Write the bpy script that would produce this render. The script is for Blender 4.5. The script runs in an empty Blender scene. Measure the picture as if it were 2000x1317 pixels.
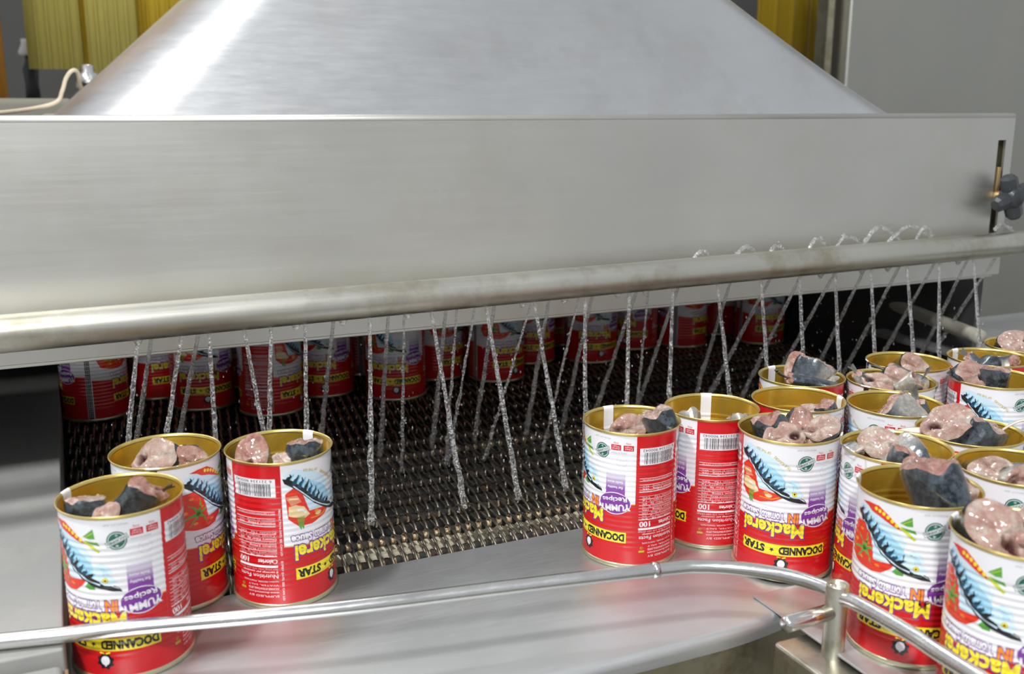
import bpy, bmesh, math, random
from math import sin, cos, pi, radians, atan2, sqrt
from mathutils import Vector, Matrix, Euler, noise

S = bpy.context.scene
COL = S.collection
random.seed(7)

# ------------------------------------------------------------------ camera
YAW = radians(24.2); PITCH = radians(12.925); CAM_H = 0.3357
cam_d = bpy.data.cameras.new('camera'); cam = bpy.data.objects.new('camera', cam_d); COL.objects.link(cam)
cam.location = (0, 0, CAM_H); cam.rotation_euler = (pi/2 - PITCH, 0, -YAW)
cam_d.sensor_fit = 'HORIZONTAL'; cam_d.sensor_width = 36.0; cam_d.lens = 1938.6/2000*36.0
cam_d.clip_start = 0.02; cam_d.clip_end = 60
cam_d.dof.use_dof = True; cam_d.dof.focus_distance = 0.80; cam_d.dof.aperture_fstop = 8.5
S.camera = cam

# ------------------------------------------------------------------ light
W = bpy.data.worlds.new('hall_light'); S.world = W; W.use_nodes = True
bg = W.node_tree.nodes['Background']; bg.inputs[0].default_value = (0.93, 0.96, 1.0, 1); bg.inputs[1].default_value = 0.35

def area_lamp(name, loc, target, sx, sy, power, color=(1, 1, 1)):
    d = bpy.data.lights.new(name, 'AREA'); d.shape = 'RECTANGLE'; d.size = sx; d.size_y = sy; d.energy = power; d.color = color
    o = bpy.data.objects.new(name, d); COL.objects.link(o); o.location = loc
    o.rotation_euler = (Vector(target) - Vector(loc)).to_track_quat('-Z', 'Y').to_euler()
    return o
area_lamp('ceiling_lamp', (-0.85, 0.42, 2.3), (0.25, 0.55, 0), 0.30, 0.08, 33)
area_lamp('ceiling_lamp_left', (-0.75, -1.25, 1.95), (0.3, 0.8, 0.1), 0.30, 0.22, 39)
area_lamp('ceiling_lamp_rear', (0.6, 2.6, 3.2), (0.6, 2.2, 0), 1.2, 0.3, 18)

vs = S.view_settings
vs.view_transform = 'Standard'; vs.look = 'None'; vs.gamma = 1.0; vs.use_curve_mapping = False; vs.exposure = 0.46

# ------------------------------------------------------------------ helpers
def tag(o, label=None, cat=None, group=None, kind=None):
    if label: o['label'] = label
    if cat: o['category'] = cat
    if group: o['group'] = group
    if kind: o['kind'] = kind
    return o

def empty(name, loc=(0, 0, 0), rz=0.0, label=None, cat=None, group=None, kind=None):
    o = bpy.data.objects.new(name, None); COL.objects.link(o)
    o.location = loc; o.rotation_euler = (0, 0, rz); o.empty_display_size = 0.02
    return tag(o, label, cat, group, kind)

def link(name, me, parent=None):
    o = bpy.data.objects.new(name, me); COL.objects.link(o)
    if parent: o.parent = parent
    return o

def mesh(name, V, F, mats, smooth=False, mi=None):
    me = bpy.data.meshes.new(name); me.from_pydata(V, [], F); me.update()
    for m in (mats if isinstance(mats, (list, tuple)) else [mats]): me.materials.append(m)
    if mi: me.polygons.foreach_set('material_index', mi)
    if smooth: me.polygons.foreach_set('use_smooth', [True]*len(me.polygons))
    return me

class MB:
    """collects shapes into one mesh"""
    def __init__(s): s.V = []; s.F = []; s.sm = []
    def add(s, V, F, smooth=False):
        n = len(s.V); s.V += [tuple(v) for v in V]; s.F += [tuple(i+n for i in f) for f in F]; s.sm += [smooth]*len(F); return s
    def box(s, x0, x1, y0, y1, z0, z1, b=0.0):
        if b <= 0:
            V = [(x, y, z) for z in (z0, z1) for y in (y0, y1) for x in (x0, x1)]
            return s.add(V, [(0, 2, 3, 1), (4, 5, 7, 6), (0, 1, 5, 4), (2, 6, 7, 3), (0, 4, 6, 2), (1, 3, 7, 5)])
        bm = bmesh.new(); bmesh.ops.create_cube(bm, size=1)
        for v in bm.verts: v.co = Vector(((x0+x1)/2+v.co.x*(x1-x0), (y0+y1)/2+v.co.y*(y1-y0), (z0+z1)/2+v.co.z*(z1-z0)))
        bmesh.ops.bevel(bm, geom=bm.edges[:], offset=b, segments=3, profile=0.5, affect='EDGES')
        bm.verts.index_update()
        s.add([v.co[:] for v in bm.verts], [[v.index for v in f.verts] for f in bm.faces], True); bm.free(); return s
    def tube(s, pts, rad, n=10, caps=True, smooth=True, jit=0.0):
        pts = [Vector(p) for p in pts]; V = []; F = []
        N = len(pts); t0 = None; up = None
        for i, p in enumerate(pts):
            t = (pts[min(i+1, N-1)] - pts[max(i-1, 0)]).normalized()
            if up is None:
                up = t.orthogonal().normalized()
            else:
                up = (up - t*up.dot(t)).normalized()
            bi = t.cross(up); r = rad[i] if isinstance(rad, (list, tuple)) else rad
            for k in range(n):
                a = 2*pi*k/n; rr = r*(1 + (random.uniform(-jit, jit) if jit else 0))
                V.append(p + (up*cos(a) + bi*sin(a))*rr)
        for i in range(N-1):
            for k in range(n):
                F.append((i*n+k, i*n+(k+1) % n, (i+1)*n+(k+1) % n, (i+1)*n+k))
        if caps:
            F.append(tuple(range(n))[::-1]); F.append(tuple((N-1)*n+k for k in range(n)))
        return s.add(V, F, smooth)
    def lathe(s, prof, n=48, c=(0, 0, 0), smooth=True, close=False):
        V = []; F = []; m = len(prof)
        for r, z in prof:
            for k in range(n):
                a = 2*pi*k/n; V.append((c[0]+r*sin(a), c[1]-r*cos(a), c[2]+z))
        for i in range(m-1 + (1 if close else 0)):
            j = (i+1) % m
            for k in range(n):
                F.append((i*n+k, i*n+(k+1) % n, j*n+(k+1) % n, j*n+k))
        return s.add(V, F, smooth)
    def ball(s, c, r, n=8, m=6, sz=1.0):
        V = []; F = []
        for i in range(m+1):
            t = pi*i/m
            for k in range(n):
                a = 2*pi*k/n; V.append((c[0]+r*sin(t)*cos(a), c[1]+r*sin(t)*sin(a), c[2]+r*sz*cos(t)))
        for i in range(m):
            for k in range(n): F.append((i*n+k, (i+1)*n+k, (i+1)*n+(k+1) % n, i*n+(k+1) % n))
        return s.add(V, F, True)
    def build(s, name, mat, parent=None, auto=None):
        me = mesh(name, s.V, s.F, mat); me.polygons.foreach_set('use_smooth', s.sm)
        bm = bmesh.new(); bm.from_mesh(me); bmesh.ops.recalc_face_normals(bm, faces=bm.faces); bm.to_mesh(me); bm.free()
        if auto is not None:
            me.set_sharp_from_angle(angle=radians(auto))
        return link(name, me, parent)

# ------------------------------------------------------------------ materials
def nodes(name):
    m = bpy.data.materials.new(name); m.use_nodes = True
    nt = m.node_tree; return m, nt, nt.nodes['Principled BSDF']

def plain(name, col, rough=0.4, metal=0.0, spec=0.5, coat=0.0):
    m, nt, b = nodes(name)
    b.inputs['Base Color'].default_value = (*col, 1); b.inputs['Roughness'].default_value = rough
    b.inputs['Metallic'].default_value = metal; b.inputs['Specular IOR Level'].default_value = spec
    b.inputs['Coat Weight'].default_value = coat; b.inputs['Coat Roughness'].default_value = 0.08
    return m

def N(nt, t, **kw):
    n = nt.nodes.new(t)
    for k, v in kw.items():
        if k.startswith('i_'): n.inputs[int(k[2:])].default_value = v
        else: setattr(n, k, v)
    return n

def tex_coord(nt, scale=(1, 1, 1), rot=(0, 0, 0), kind='Object'):
    tc = N(nt, 'ShaderNodeTexCoord'); mp = N(nt, 'ShaderNodeMapping')
    mp.inputs['Scale'].default_value = scale; mp.inputs['Rotation'].default_value = rot
    nt.links.new(tc.outputs[kind], mp.inputs[0]); return mp.outputs[0]

def noise_tex(nt, vec, scale, detail=4, rough=0.55):
    n = N(nt, 'ShaderNodeTexNoise'); n.inputs['Scale'].default_value = scale; n.inputs['Detail'].default_value = detail
    n.inputs['Roughness'].default_value = rough; nt.links.new(vec, n.inputs['Vector']); return n.outputs[0]

def ramp(nt, fac, stops):
    r = N(nt, 'ShaderNodeValToRGB'); e = r.color_ramp.elements
    while len(e) < len(stops): e.new(0.5)
    for el, (p, c) in zip(e, stops):
        el.position = p; el.color = (*c, 1) if len(c) == 3 else c
    nt.links.new(fac, r.inputs[0]); return r.outputs[0]

def mixc(nt, fac, a, b):
    m = N(nt, 'ShaderNodeMix', data_type='RGBA')
    for sock, v in ((m.inputs[0], fac), (m.inputs[6], a), (m.inputs[7], b)):
        if hasattr(v, 'is_output') or isinstance(v, bpy.types.NodeSocket): nt.links.new(v, sock)
        elif isinstance(v, (int, float)): sock.default_value = v
        else: sock.default_value = (*v, 1)
    return m.outputs[2]

def bump(nt, b, h, strength=0.2, dist=0.001):
    n = N(nt, 'ShaderNodeBump'); n.inputs['Strength'].default_value = strength; n.inputs['Distance'].default_value = dist
    nt.links.new(h, n.inputs['Height']); nt.links.new(n.outputs[0], b.inputs['Normal'])

def steel(name, base=(0.66, 0.66, 0.64), rough=0.32, streak=(2, 60, 60), stain=(0.42, 0.36, 0.22), amount=0.35, patch=7.0, bumpy=0.05, metal=1.0, rvar=0.12):
    """stainless sheet: brushed streaks, cloudy water marks, yellowish grime"""
    m, nt, b = nodes(name)
    v = tex_coord(nt); vs_ = tex_coord(nt, streak)
    cloud = noise_tex(nt, v, patch, 5); fine = noise_tex(nt, vs_, 9, 5, 0.7)
    dirt = ramp(nt, noise_tex(nt, v, patch*2.7, 6, 0.65), [(0.50, (0, 0, 0)), (0.78, (1, 1, 1))])
    dm = N(nt, 'ShaderNodeMath', operation='MULTIPLY', i_1=amount); nt.links.new(dirt, dm.inputs[0])
    c0 = mixc(nt, cloud, [x*0.86 for x in base], [min(1, x*1.10) for x in base])
    c1 = mixc(nt, dm.outputs[0], c0, stain)
    nt.links.new(c1, b.inputs['Base Color']); b.inputs['Metallic'].default_value = metal
    ad = N(nt, 'ShaderNodeMapRange'); ad.inputs[3].default_value = rough - rvar; ad.inputs[4].default_value = rough + rvar
    mx = N(nt, 'ShaderNodeMath', operation='ADD'); nt.links.new(fine, mx.inputs[0]); nt.links.new(cloud, mx.inputs[1])
    hf = N(nt, 'ShaderNodeMath', operation='MULTIPLY', i_1=0.5); nt.links.new(mx.outputs[0], hf.inputs[0])
    ad.inputs[1].default_value = 0.3; ad.inputs[2].default_value = 0.7
    nt.links.new(hf.outputs[0], ad.inputs[0]); nt.links.new(ad.outputs[0], b.inputs['Roughness'])
    if bumpy: bump(nt, b, fine, bumpy, 0.0006)
    return m

M_PANEL = steel('panel_steel', (0.72, 0.715, 0.67), 0.44, (1.2, 30, 30), stain=(0.62, 0.57, 0.44), amount=0.40, patch=4, rvar=0.06)
M_HOOD = steel('hood_steel', (0.76, 0.77, 0.78), 0.34, (3, 3, 20), amount=0.22, patch=5, rvar=0.06)
M_PIPE = steel('pipe_steel', (0.68, 0.665, 0.60), 0.40, (1, 50, 50), stain=(0.36, 0.31, 0.17), amount=0.85, patch=7, rvar=0.08)
M_PLATE = steel('plate_steel', (0.575, 0.59, 0.59), 0.42, (3, 60, 60), stain=(0.60, 0.58, 0.50), amount=0.15, patch=9, bumpy=0.10, metal=0.78)
M_RAIL = steel('rail_steel', (0.78, 0.78, 0.77), 0.24, (3, 30, 30), amount=0.12, patch=20)
M_GRIME = steel('grimy_steel', (0.46, 0.43, 0.33), 0.45, (10, 10, 10), stain=(0.13, 0.075, 0.02), amount=0.95, patch=9)
M_POST = steel('post_steel', (0.60, 0.585, 0.50), 0.36, (20, 20, 4), stain=(0.34, 0.26, 0.12), amount=0.8, patch=24)
M_CAB = steel('cabinet_steel', (0.47, 0.47, 0.43), 0.45, (1, 10, 30), stain=(0.55, 0.52, 0.45), amount=0.35, patch=3)
M_TUNNEL = steel('tunnel_shade_steel', (0.10, 0.10, 0.10), 0.6, (3, 3, 3), stain=(0.05, 0.04, 0.03), amount=0.6, patch=6, metal=0.5)  # near-black base: the tunnel's inner shade is put into the steel colour
M_LEDGE = steel('ledge_steel', (0.31, 0.31, 0.30), 0.65, (30, 3, 30), stain=(0.5, 0.47, 0.4), amount=0.25, patch=8, metal=0.15)
M_WIRE = steel('wire_steel', (0.60, 0.55, 0.47), 0.32, (60, 10, 60), stain=(0.06, 0.04, 0.03), amount=0.7, patch=60, bumpy=0)
M_CREAM = plain('cream_support', (0.62, 0.57, 0.43), 0.5)
M_BLACKP = plain('black_plastic', (0.035, 0.04, 0.045), 0.35)
M_RUST = plain('rusty_stud', (0.42, 0.30, 0.14), 0.5, 0.6)

def crust(name, clean=False):
    m, nt, b = nodes(name); v = tex_coord(nt)
    n1 = noise_tex(nt, v, 160, 6, 0.7); n2 = noise_tex(nt, v, 1100, 3, 0.7)
    c = ramp(nt, n1, [(0.30, (0.005, 0.004, 0.0035)), (0.54, (0.014, 0.011, 0.009)), (0.70, (0.12, 0.055, 0.03)), (0.84, (0.40, 0.34, 0.25))])
    if clean:
        sx = N(nt, 'ShaderNodeSeparateXYZ'); nt.links.new(v, sx.inputs[0])
        w = N(nt, 'ShaderNodeMath', operation='MULTIPLY', i_1=2*pi/0.0094); nt.links.new(sx.outputs[0], w.inputs[0])
        s_ = N(nt, 'ShaderNodeMath', operation='SINE'); nt.links.new(w.outputs[0], s_.inputs[0])
        f = ramp(nt, s_.outputs[0], [(0.1, (0, 0, 0)), (0.55, (1, 1, 1))])
        c = mixc(nt, f, c, (0.55, 0.42, 0.25)); nt.links.new(f, b.inputs['Metallic'])
        rr = ramp(nt, f, [(0, (0.5, 0.5, 0.5)), (1, (0.22, 0.22, 0.22))]); nt.links.new(rr, b.inputs['Roughness'])
    else:
        b.inputs['Roughness'].default_value = 0.42; b.inputs['Specular IOR Level'].default_value = 0.3
    nt.links.new(c, b.inputs['Base Color']); bump(nt, b, n2, 0.9, 0.0009)
    return m
M_CRUST = crust('burnt_crust'); M_CRUSTC = crust('worn_rod', True)

def gold(name, base=(0.83, 0.60, 0.17)):
    m, nt, b = nodes(name); v = tex_coord(nt)
    n = noise_tex(nt, v, 90, 4)
    c = ramp(nt, n, [(0.3, tuple(x*0.82 for x in base)), (0.7, base)])
    nt.links.new(c, b.inputs['Base Color']); b.inputs['Metallic'].default_value = 0.78; b.inputs['Roughness'].default_value = 0.28
    b.inputs['Coat Weight'].default_value = 0.5; b.inputs['Coat Roughness'].default_value = 0.05
    return m
M_GOLD = gold('gold_lacquer', (0.92, 0.62, 0.085)); M_GOLDR = gold('gold_rim', (0.82, 0.64, 0.20)); M_BASE = gold('tin_base', (0.62, 0.60, 0.40))
PR = dict(rough=0.27, spec=0.55, coat=0.25)
M_WHITE = plain('print_white', (0.80, 0.80, 0.83), **PR); M_RED = plain('print_red', (0.58, 0.008, 0.012), **PR)
M_YEL = plain('print_yellow', (0.90, 0.74, 0.03), **PR); M_BLK = plain('print_black', (0.012, 0.013, 0.016), **PR)
M_PUR = plain('print_purple', (0.19, 0.035, 0.30), **PR); M_GRN = plain('print_green', (0.10, 0.36, 0.05), **PR)
M_DGRN = plain('print_dark_green', (0.015, 0.13, 0.085), **PR); M_SEA = plain('print_pale_blue', (0.60, 0.77, 0.88), **PR)
M_BLU = plain('print_blue', (0.18, 0.50, 0.72), **PR); M_ORG = plain('print_orange', (0.85, 0.25, 0.02), **PR)
M_TOM = plain('print_tomato', (0.72, 0.035, 0.012), **PR); M_CRM = plain('print_cream', (0.80, 0.62, 0.33), **PR)
M_PNK = plain('print_salmon', (0.72, 0.28, 0.16), **PR); M_LGRN = plain('print_lime', (0.55, 0.62, 0.05), **PR)
M_GREY = plain('print_grey', (0.42, 0.44, 0.47), **PR); M_NAVY = plain('print_navy', (0.015, 0.06, 0.10), **PR)
M_MID = plain('print_sky_blue', (0.36, 0.63, 0.80), **PR); M_OLV = plain('print_gold_ink', (0.50, 0.42, 0.02), **PR); M_HAZE = plain('print_lilac', (0.66, 0.60, 0.72), **PR)
M_WELD = plain('weld_lacquer_white', (0.86, 0.86, 0.86), 0.35)
def banner_mat():
    m, nt, b = nodes('print_purple_fade'); v = tex_coord(nt); sx = N(nt, 'ShaderNodeSeparateXYZ'); nt.links.new(v, sx.inputs[0])
    mr = N(nt, 'ShaderNodeMapRange'); mr.inputs[1].default_value = 0.062; mr.inputs[2].default_value = 0.0765; nt.links.new(sx.outputs[2], mr.inputs[0])
    nt.links.new(mixc(nt, mr.outputs[0], (0.24, 0.06, 0.36), (0.80, 0.80, 0.83)), b.inputs['Base Color'])
    b.inputs['Roughness'].default_value = 0.27; b.inputs['Coat Weight'].default_value = 0.25; return m
M_BANNER = banner_mat()

def water():
    m, nt, b = nodes('water')
    b.inputs['Base Color'].default_value = (1, 1, 1, 1); b.inputs['Roughness'].default_value = 0.03; b.inputs['IOR'].default_value = 1.33
    b.inputs['Transmission Weight'].default_value = 0.96; b.inputs['Specular IOR Level'].default_value = 0.9
    v = tex_coord(nt); bump(nt, b, noise_tex(nt, v, 420, 3, 0.7), 0.7, 0.002)
    foam = ramp(nt, noise_tex(nt, v, 650, 4, 0.7), [(0.52, (0.98, 0.98, 0.98)), (0.66, (0.15, 0.15, 0.15))]); nt.links.new(foam, b.inputs['Transmission Weight'])
    return m
M_WATER = water()

def fish_skin():
    m, nt, b = nodes('mackerel_skin')
    at = N(nt, 'ShaderNodeAttribute', attribute_name='dorsal')
    v = tex_coord(nt, (1, 1, 1)); n = noise_tex(nt, v, 170, 3, 0.6); n2 = noise_tex(nt, v, 420, 3)
    base = ramp(nt, at.outputs[2], [(0.0, (0.56, 0.53, 0.46)), (0.30, (0.44, 0.44, 0.42)), (0.52, (0.13, 0.15, 0.17)), (1.0, (0.026, 0.037, 0.048))])
    st = ramp(nt, n, [(0.46, (1, 1, 1)), (0.55, (0, 0, 0))])
    mk = N(nt, 'ShaderNodeMapRange'); mk.inputs[1].default_value = 0.45; mk.inputs[2].default_value = 0.75; nt.links.new(at.outputs[2], mk.inputs[0])
    mm = N(nt, 'ShaderNodeMath', operation='MULTIPLY'); nt.links.new(st, mm.inputs[0]); nt.links.new(mk.outputs[0], mm.inputs[1])
    m2 = N(nt, 'ShaderNodeMath', operation='MULTIPLY', i_1=0.62); nt.links.new(mm.outputs[0], m2.inputs[0])
    n3 = ramp(nt, noise_tex(nt, tex_coord(nt), 260, 5, 0.7), [(0.42, (0.55, 0.55, 0.55)), (0.62, (1, 1, 1))]); mu = N(nt, 'ShaderNodeMix', data_type='RGBA', blend_type='MULTIPLY'); mu.inputs[0].default_value = 0.8
    nt.links.new(mixc(nt, m2.outputs[0], base, (0.13, 0.165, 0.195)), mu.inputs[6]); nt.links.new(n3, mu.inputs[7]); nt.links.new(mu.outputs[2], b.inputs['Base Color'])
    b.inputs['Roughness'].default_value = 0.24; b.inputs['Metallic'].default_value = 0.4; b.inputs['Coat Weight'].default_value = 0.7; b.inputs['Coat Roughness'].default_value = 0.06
    bump(nt, b, n2, 0.25, 0.0008); return m
M_SKIN = fish_skin()
def fish_flesh():
    m, nt, b = nodes('mackerel_flesh')
    at = N(nt, 'ShaderNodeAttribute', attribute_name='blood')
    v = tex_coord(nt); n = noise_tex(nt, v, 120, 6, 0.68); n2 = noise_tex(nt, v, 420, 5, 0.75)
    base = ramp(nt, n, [(0.35, (0.24, 0.050, 0.035)), (0.44, (0.38, 0.165, 0.12)), (0.53, (0.46, 0.30, 0.24)), (0.62, (0.60, 0.52, 0.45))])
    oi = N(nt, 'ShaderNodeObjectInfo'); tint = ramp(nt, oi.outputs['Random'], [(0.0, (0.36, 0.12, 0.09)), (0.35, (0.50, 0.30, 0.24)), (0.7, (0.55, 0.42, 0.36)), (1.0, (0.60, 0.52, 0.44))])
    base = mixc(nt, 0.38, base, tint)
    nt.links.new(mixc(nt, at.outputs[2], base, (0.085, 0.010, 0.008)), b.inputs['Base Color'])
    b.inputs['Roughness'].default_value = 0.20; b.inputs['Coat Weight'].default_value = 1.0; b.inputs['Coat Roughness'].default_value = 0.05
    b.inputs['Subsurface Weight'].default_value = 0.15; b.inputs['Subsurface Radius'].default_value = (0.004, 0.0015, 0.001); b.inputs['Subsurface Scale'].default_value = 0.5
    bump(nt, b, n2, 0.8, 0.0022); return m
M_FLESH = fish_flesh()
M_FIN = plain('fin_membrane', (0.13, 0.12, 0.095), 0.25, coat=0.5); M_FIN.node_tree.nodes['Principled BSDF'].inputs['Transmission Weight'].default_value = 0.35
M_BONE = plain('belly_flap', (0.72, 0.58, 0.50), 0.3, coat=0.5)
def pvc(name, col):
    m, nt, b = nodes(name); b.inputs['Base Color'].default_value = (*col, 1); b.inputs['Roughness'].default_value = 0.18
    b.inputs['Coat Weight'].default_value = 0.4
    n = noise_tex(nt, tex_coord(nt, (30, 30, 3)), 3, 3); bump(nt, b, n, 0.5, 0.004); return m
M_PVC1 = pvc('yellow_pvc', (0.58, 0.50, 0.13)); M_PVC2 = pvc('amber_pvc', (0.62, 0.42, 0.03)); M_AMB = pvc('amber_brown_pvc', (0.30, 0.13, 0.008))
M_WALLM = plain('hall_wall', (0.10, 0.10, 0.095), 0.8); M_CONC = plain('concrete', (0.20, 0.19, 0.15), 0.8)

# ------------------------------------------------------------------ hall setting
o = MB().box(-4, 6, 4.2, 4.3, -0.9, 2.6).build('wall_back', M_WALLM); tag(o, 'dull grey hall wall far behind the machine', 'wall', kind='structure')
o = MB().box(-4, 6, -3, 4.3, -1.0, -0.9).build('floor', M_CONC); tag(o, 'grey concrete hall floor', 'floor', kind='structure')

# ------------------------------------------------------------------ tunnel, hood, front panel
PX1 = 0.985
t = empty('tunnel_housing', (0.4, 1.5, -0.05), label='dark conveyor tunnel behind the steel front panel, shade painted into its walls', cat='tunnel')
def part(mb, name, mat, root, auto=None):
    o = mb.build(name, mat); o.parent = root; o.matrix_parent_inverse = Matrix.Translation(-Vector(root.location)); return o
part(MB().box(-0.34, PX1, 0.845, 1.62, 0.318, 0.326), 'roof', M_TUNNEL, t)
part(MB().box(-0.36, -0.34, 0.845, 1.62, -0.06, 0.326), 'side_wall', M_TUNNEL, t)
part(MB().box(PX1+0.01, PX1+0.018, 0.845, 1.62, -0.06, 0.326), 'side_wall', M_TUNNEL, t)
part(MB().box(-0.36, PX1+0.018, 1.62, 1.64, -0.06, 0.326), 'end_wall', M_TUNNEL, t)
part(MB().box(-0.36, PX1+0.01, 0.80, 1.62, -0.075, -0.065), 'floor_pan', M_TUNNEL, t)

# front panel with an adjusting slot at its right end
t = empty('front_panel', (0.4, 0.81, 0.15), label='long flat stainless front panel hanging above the belt opening', cat='panel')
mb = MB(); YP = 0.810; ZB = 0.149; ZT = 0.3275
sx0, sx1, sz0, sz1 = 0.9615, 0.9735, 0.196, 0.302
mb.box(-0.36, sx0, YP, YP+0.003, ZB, ZT); mb.box(sx1, PX1, YP, YP+0.003, ZB, ZT)
mb.box(sx0, sx1, YP, YP+0.003, ZB, sz0); mb.box(sx0, sx1, YP, YP+0.003, sz1, ZT)
part(mb, 'sheet', M_PANEL, t)
part(MB().tube([(-0.36, YP+0.004, ZT), (PX1, YP+0.004, ZT)], 0.0042, 12), 'top_hem', M_PANEL, t)
part(MB().box(-0.36, PX1-0.01, YP, YP+0.02, ZB-0.003, ZB, 0.001), 'bottom_hem', M_PANEL, t)
part(MB().box(PX1-0.003, PX1, YP+0.003, YP+0.03, ZB, ZT), 'end_flange', M_PANEL, t)
part(MB().box(sx0-0.012, sx1+0.009, YP+0.008, YP+0.011, 0.150, 0.310), 'slide_bracket', M_GRIME, t)

# star knob on the slot
t = empty('star_knob', (0.9675, YP, 0.240), label='black plastic star knob clamping the right end of the front panel', cat='knob')
part(MB().tube([(0.9675, YP+0.012, 0.240), (0.9675, YP-0.012, 0.240)], 0.0055, 10), 'stud', M_RUST, t)
part(MB().box(0.9655, 0.9700, YP-0.001, YP+0.006, 0.245, 0.272, 0.0008), 'threaded_strip', M_RUST, t)
mb = MB(); mb.lathe([(0.0, -0.011), (0.008, -0.011), (0.0115, -0.008), (0.0115, 0.008), (0.008, 0.011), (0.0, 0.011)], 20, (0, 0, 0))
for a in (0.35, 0.35+pi/2, 0.35+pi, 0.35+3*pi/2):
    mb.tube([(0.008*cos(a), 0.008*sin(a), 0), (0.016*cos(a), 0.016*sin(a), 0), (0.022*cos(a), 0.022*sin(a), 0), (0.0255*cos(a), 0.0255*sin(a), 0)], [0.0095, 0.0095, 0.009, 0.006], 8, smooth=False)
mb.V = [(x, z, y) for x, y, z in mb.V]
ko = mb.build('grip', M_BLACKP); ko.parent = t; ko.location = (0, -0.020, 0)

# exhaust hood above the tunnel: lofted rounded pyramid
t = empty('exhaust_hood', (0.42, 1.2, 0.326), label='large stainless exhaust hood with rounded corners rising behind the front panel', cat='hood')
def rrect(x0, x1, y0, y1, r, z, n=14):
    P = []
    for cx, cy, a0 in ((x1-r, y0+r, -pi/2), (x1-r, y1-r, 0), (x0+r, y1-r, pi/2), (x0+r, y0+r, pi)):
        for i in range(n+1):
            a = a0 + (pi/2)*i/n; P.append((cx+r*cos(a), cy+r*sin(a), z))
    return P
rings = []; nz = 16
for i in range(nz+1):
    f = i/nz; z = 0.327 + 0.27*f; fl = max(0, 1-f*9)
    xl = -0.004 + 0.27*f*1.13; xr = 0.862 - 0.27*f*1.34 + 0.018*(1-f)**6
    rings.append(rrect(xl, xr, 0.838 + 0.27*f*0.55, 1.62 - 0.27*f*0.9, 0.085 - 0.02*f, z))
rings.append(rrect(xl+0.01, xr-0.01, 1.0, 1.35, 0.05, 1.4))
V = [p for r_ in rings for p in r_]; m_ = len(rings[0]); F = []
for i in range(len(rings)-1):
    for k in range(m_): F.append((i*m_+k, i*m_+(k+1) % m_, (i+1)*m_+(k+1) % m_, (i+1)*m_+k))
part(MB().add(V, F, True), 'canopy', M_HOOD, t)
base = rrect(-0.012, 0.875, 0.822, 1.63, 0.088, 0.3265); b2 = [(x, y, 0.330) for x, y, z in base]
F = [(k, (k+1) % m_, m_+(k+1) % m_, m_+k) for k in range(m_)] + [tuple(range(m_, 2*m_))]
part(MB().add(base+b2, F, False), 'base_flange', M_HOOD, t)

# spray pipe
t = empty('spray_pipe', (0.4, 0.765, 0.183), label='long stainless spray pipe running across in front of the panel', cat='pipe')
PIPE0 = Vector((-0.4, 0.762, 0.1795)); PIPE1 = Vector((1.5, 0.786, 0.193)); PR_ = 0.0137
part(MB().tube([PIPE0.lerp(PIPE1, i/60) for i in range(61)], PR_, 32), 'tube', M_PIPE, t)
def pipe_at(x): return PIPE0.lerp(PIPE1, (x-PIPE0.x)/(PIPE1.x-PIPE0.x))

# ------------------------------------------------------------------ belt
BP = 0.0094; RP = 0.0375; Y0 = 0.692; BX0 = -0.018; BX1 = 0.96
t = empty('conveyor_belt', (0.47, 1.2, -0.006), label='greasy wire spiral conveyor belt running out of the tunnel', cat='conveyor belt')
inv = Matrix.Translation(-Vector(t.location))
turns = int((BX1-BX0)/BP); seg = 14
pts = []
for i in range(turns*seg+1):
    a = 2*pi*i/seg
    pts.append((BX0 + BP*i/seg, -cos(a)*(RP/2+0.0042), sin(a)*(0.0090 if sin(a) > 0 else 0.0040)))
sp_me = None
mb = MB().tube(pts, 0.00112, 6); sp = mb.build('spiral', M_WIRE, t); sp_me = sp.data
rods = []
for v in range(3):
    random.seed(40+v); mb = MB(); n = 300
    mb.tube([(BX0-0.005 + (BX1-BX0+0.01)*i/n, 0, 0) for i in range(n+1)], [0.0041*(1+0.22*noise.noise((i*0.31, v*9, 0))+0.12*random.random()) for i in range(n+1)], 9, jit=0.10)
    me = mesh('rod', mb.V, mb.F, M_CRUST, True); rods.append(me)
mb = MB(); n = 620
mb.tube([(BX0-0.005 + (BX1-BX0+0.01)*i/n, 0, 0) for i in range(n+1)], [0.0034 + 0.0012*max(0, -sin(2*pi*((BX0-0.005) + (BX1-BX0+0.01)*i/n)/BP))*(0.7+0.6*random.random()) for i in range(n+1)], 9)
rod_clean = mesh('rod', mb.V, mb.F, M_CRUSTC, True)
nrow = 24
for i in range(nrow):
    y = Y0 + i*RP
    r = link('rod', rod_clean if i in (0, 1, 6) else rods[i % 3], t); r.matrix_parent_inverse = inv; r.location = (0.002*(i % 2), y, -0.0092)
    if i < nrow-1:
        s_ = sp if i == 0 else link('spiral', sp_me, t)
        s_.matrix_parent_inverse = inv; s_.location = (BP*0.5*(i % 2), y+RP/2, -0.0092)
s_ = link('spiral', sp_me, t); s_.matrix_parent_inverse = inv; s_.location = (BP*0.5, Y0-RP/2+0.004, -0.0092); s_.rotation_euler = (radians(25), 0, 0); s_.location.z -= 0.004
o = MB().box(BX0, BX1, 0.729, 0.762, -0.036, -0.020, 0.002).build('belt_support', M_CREAM); tag(o, 'cream plastic support bed showing under the front of the belt', 'support')

o = MB().box(BX0, BX1, 0.690, 1.60, -0.048, -0.037).build('belt_shade_sheet', M_TUNNEL); tag(o, 'added dark sheet standing in for shade under the wire belt', 'shade sheet')  # dark sheet added to paint the shade below the wires

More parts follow.
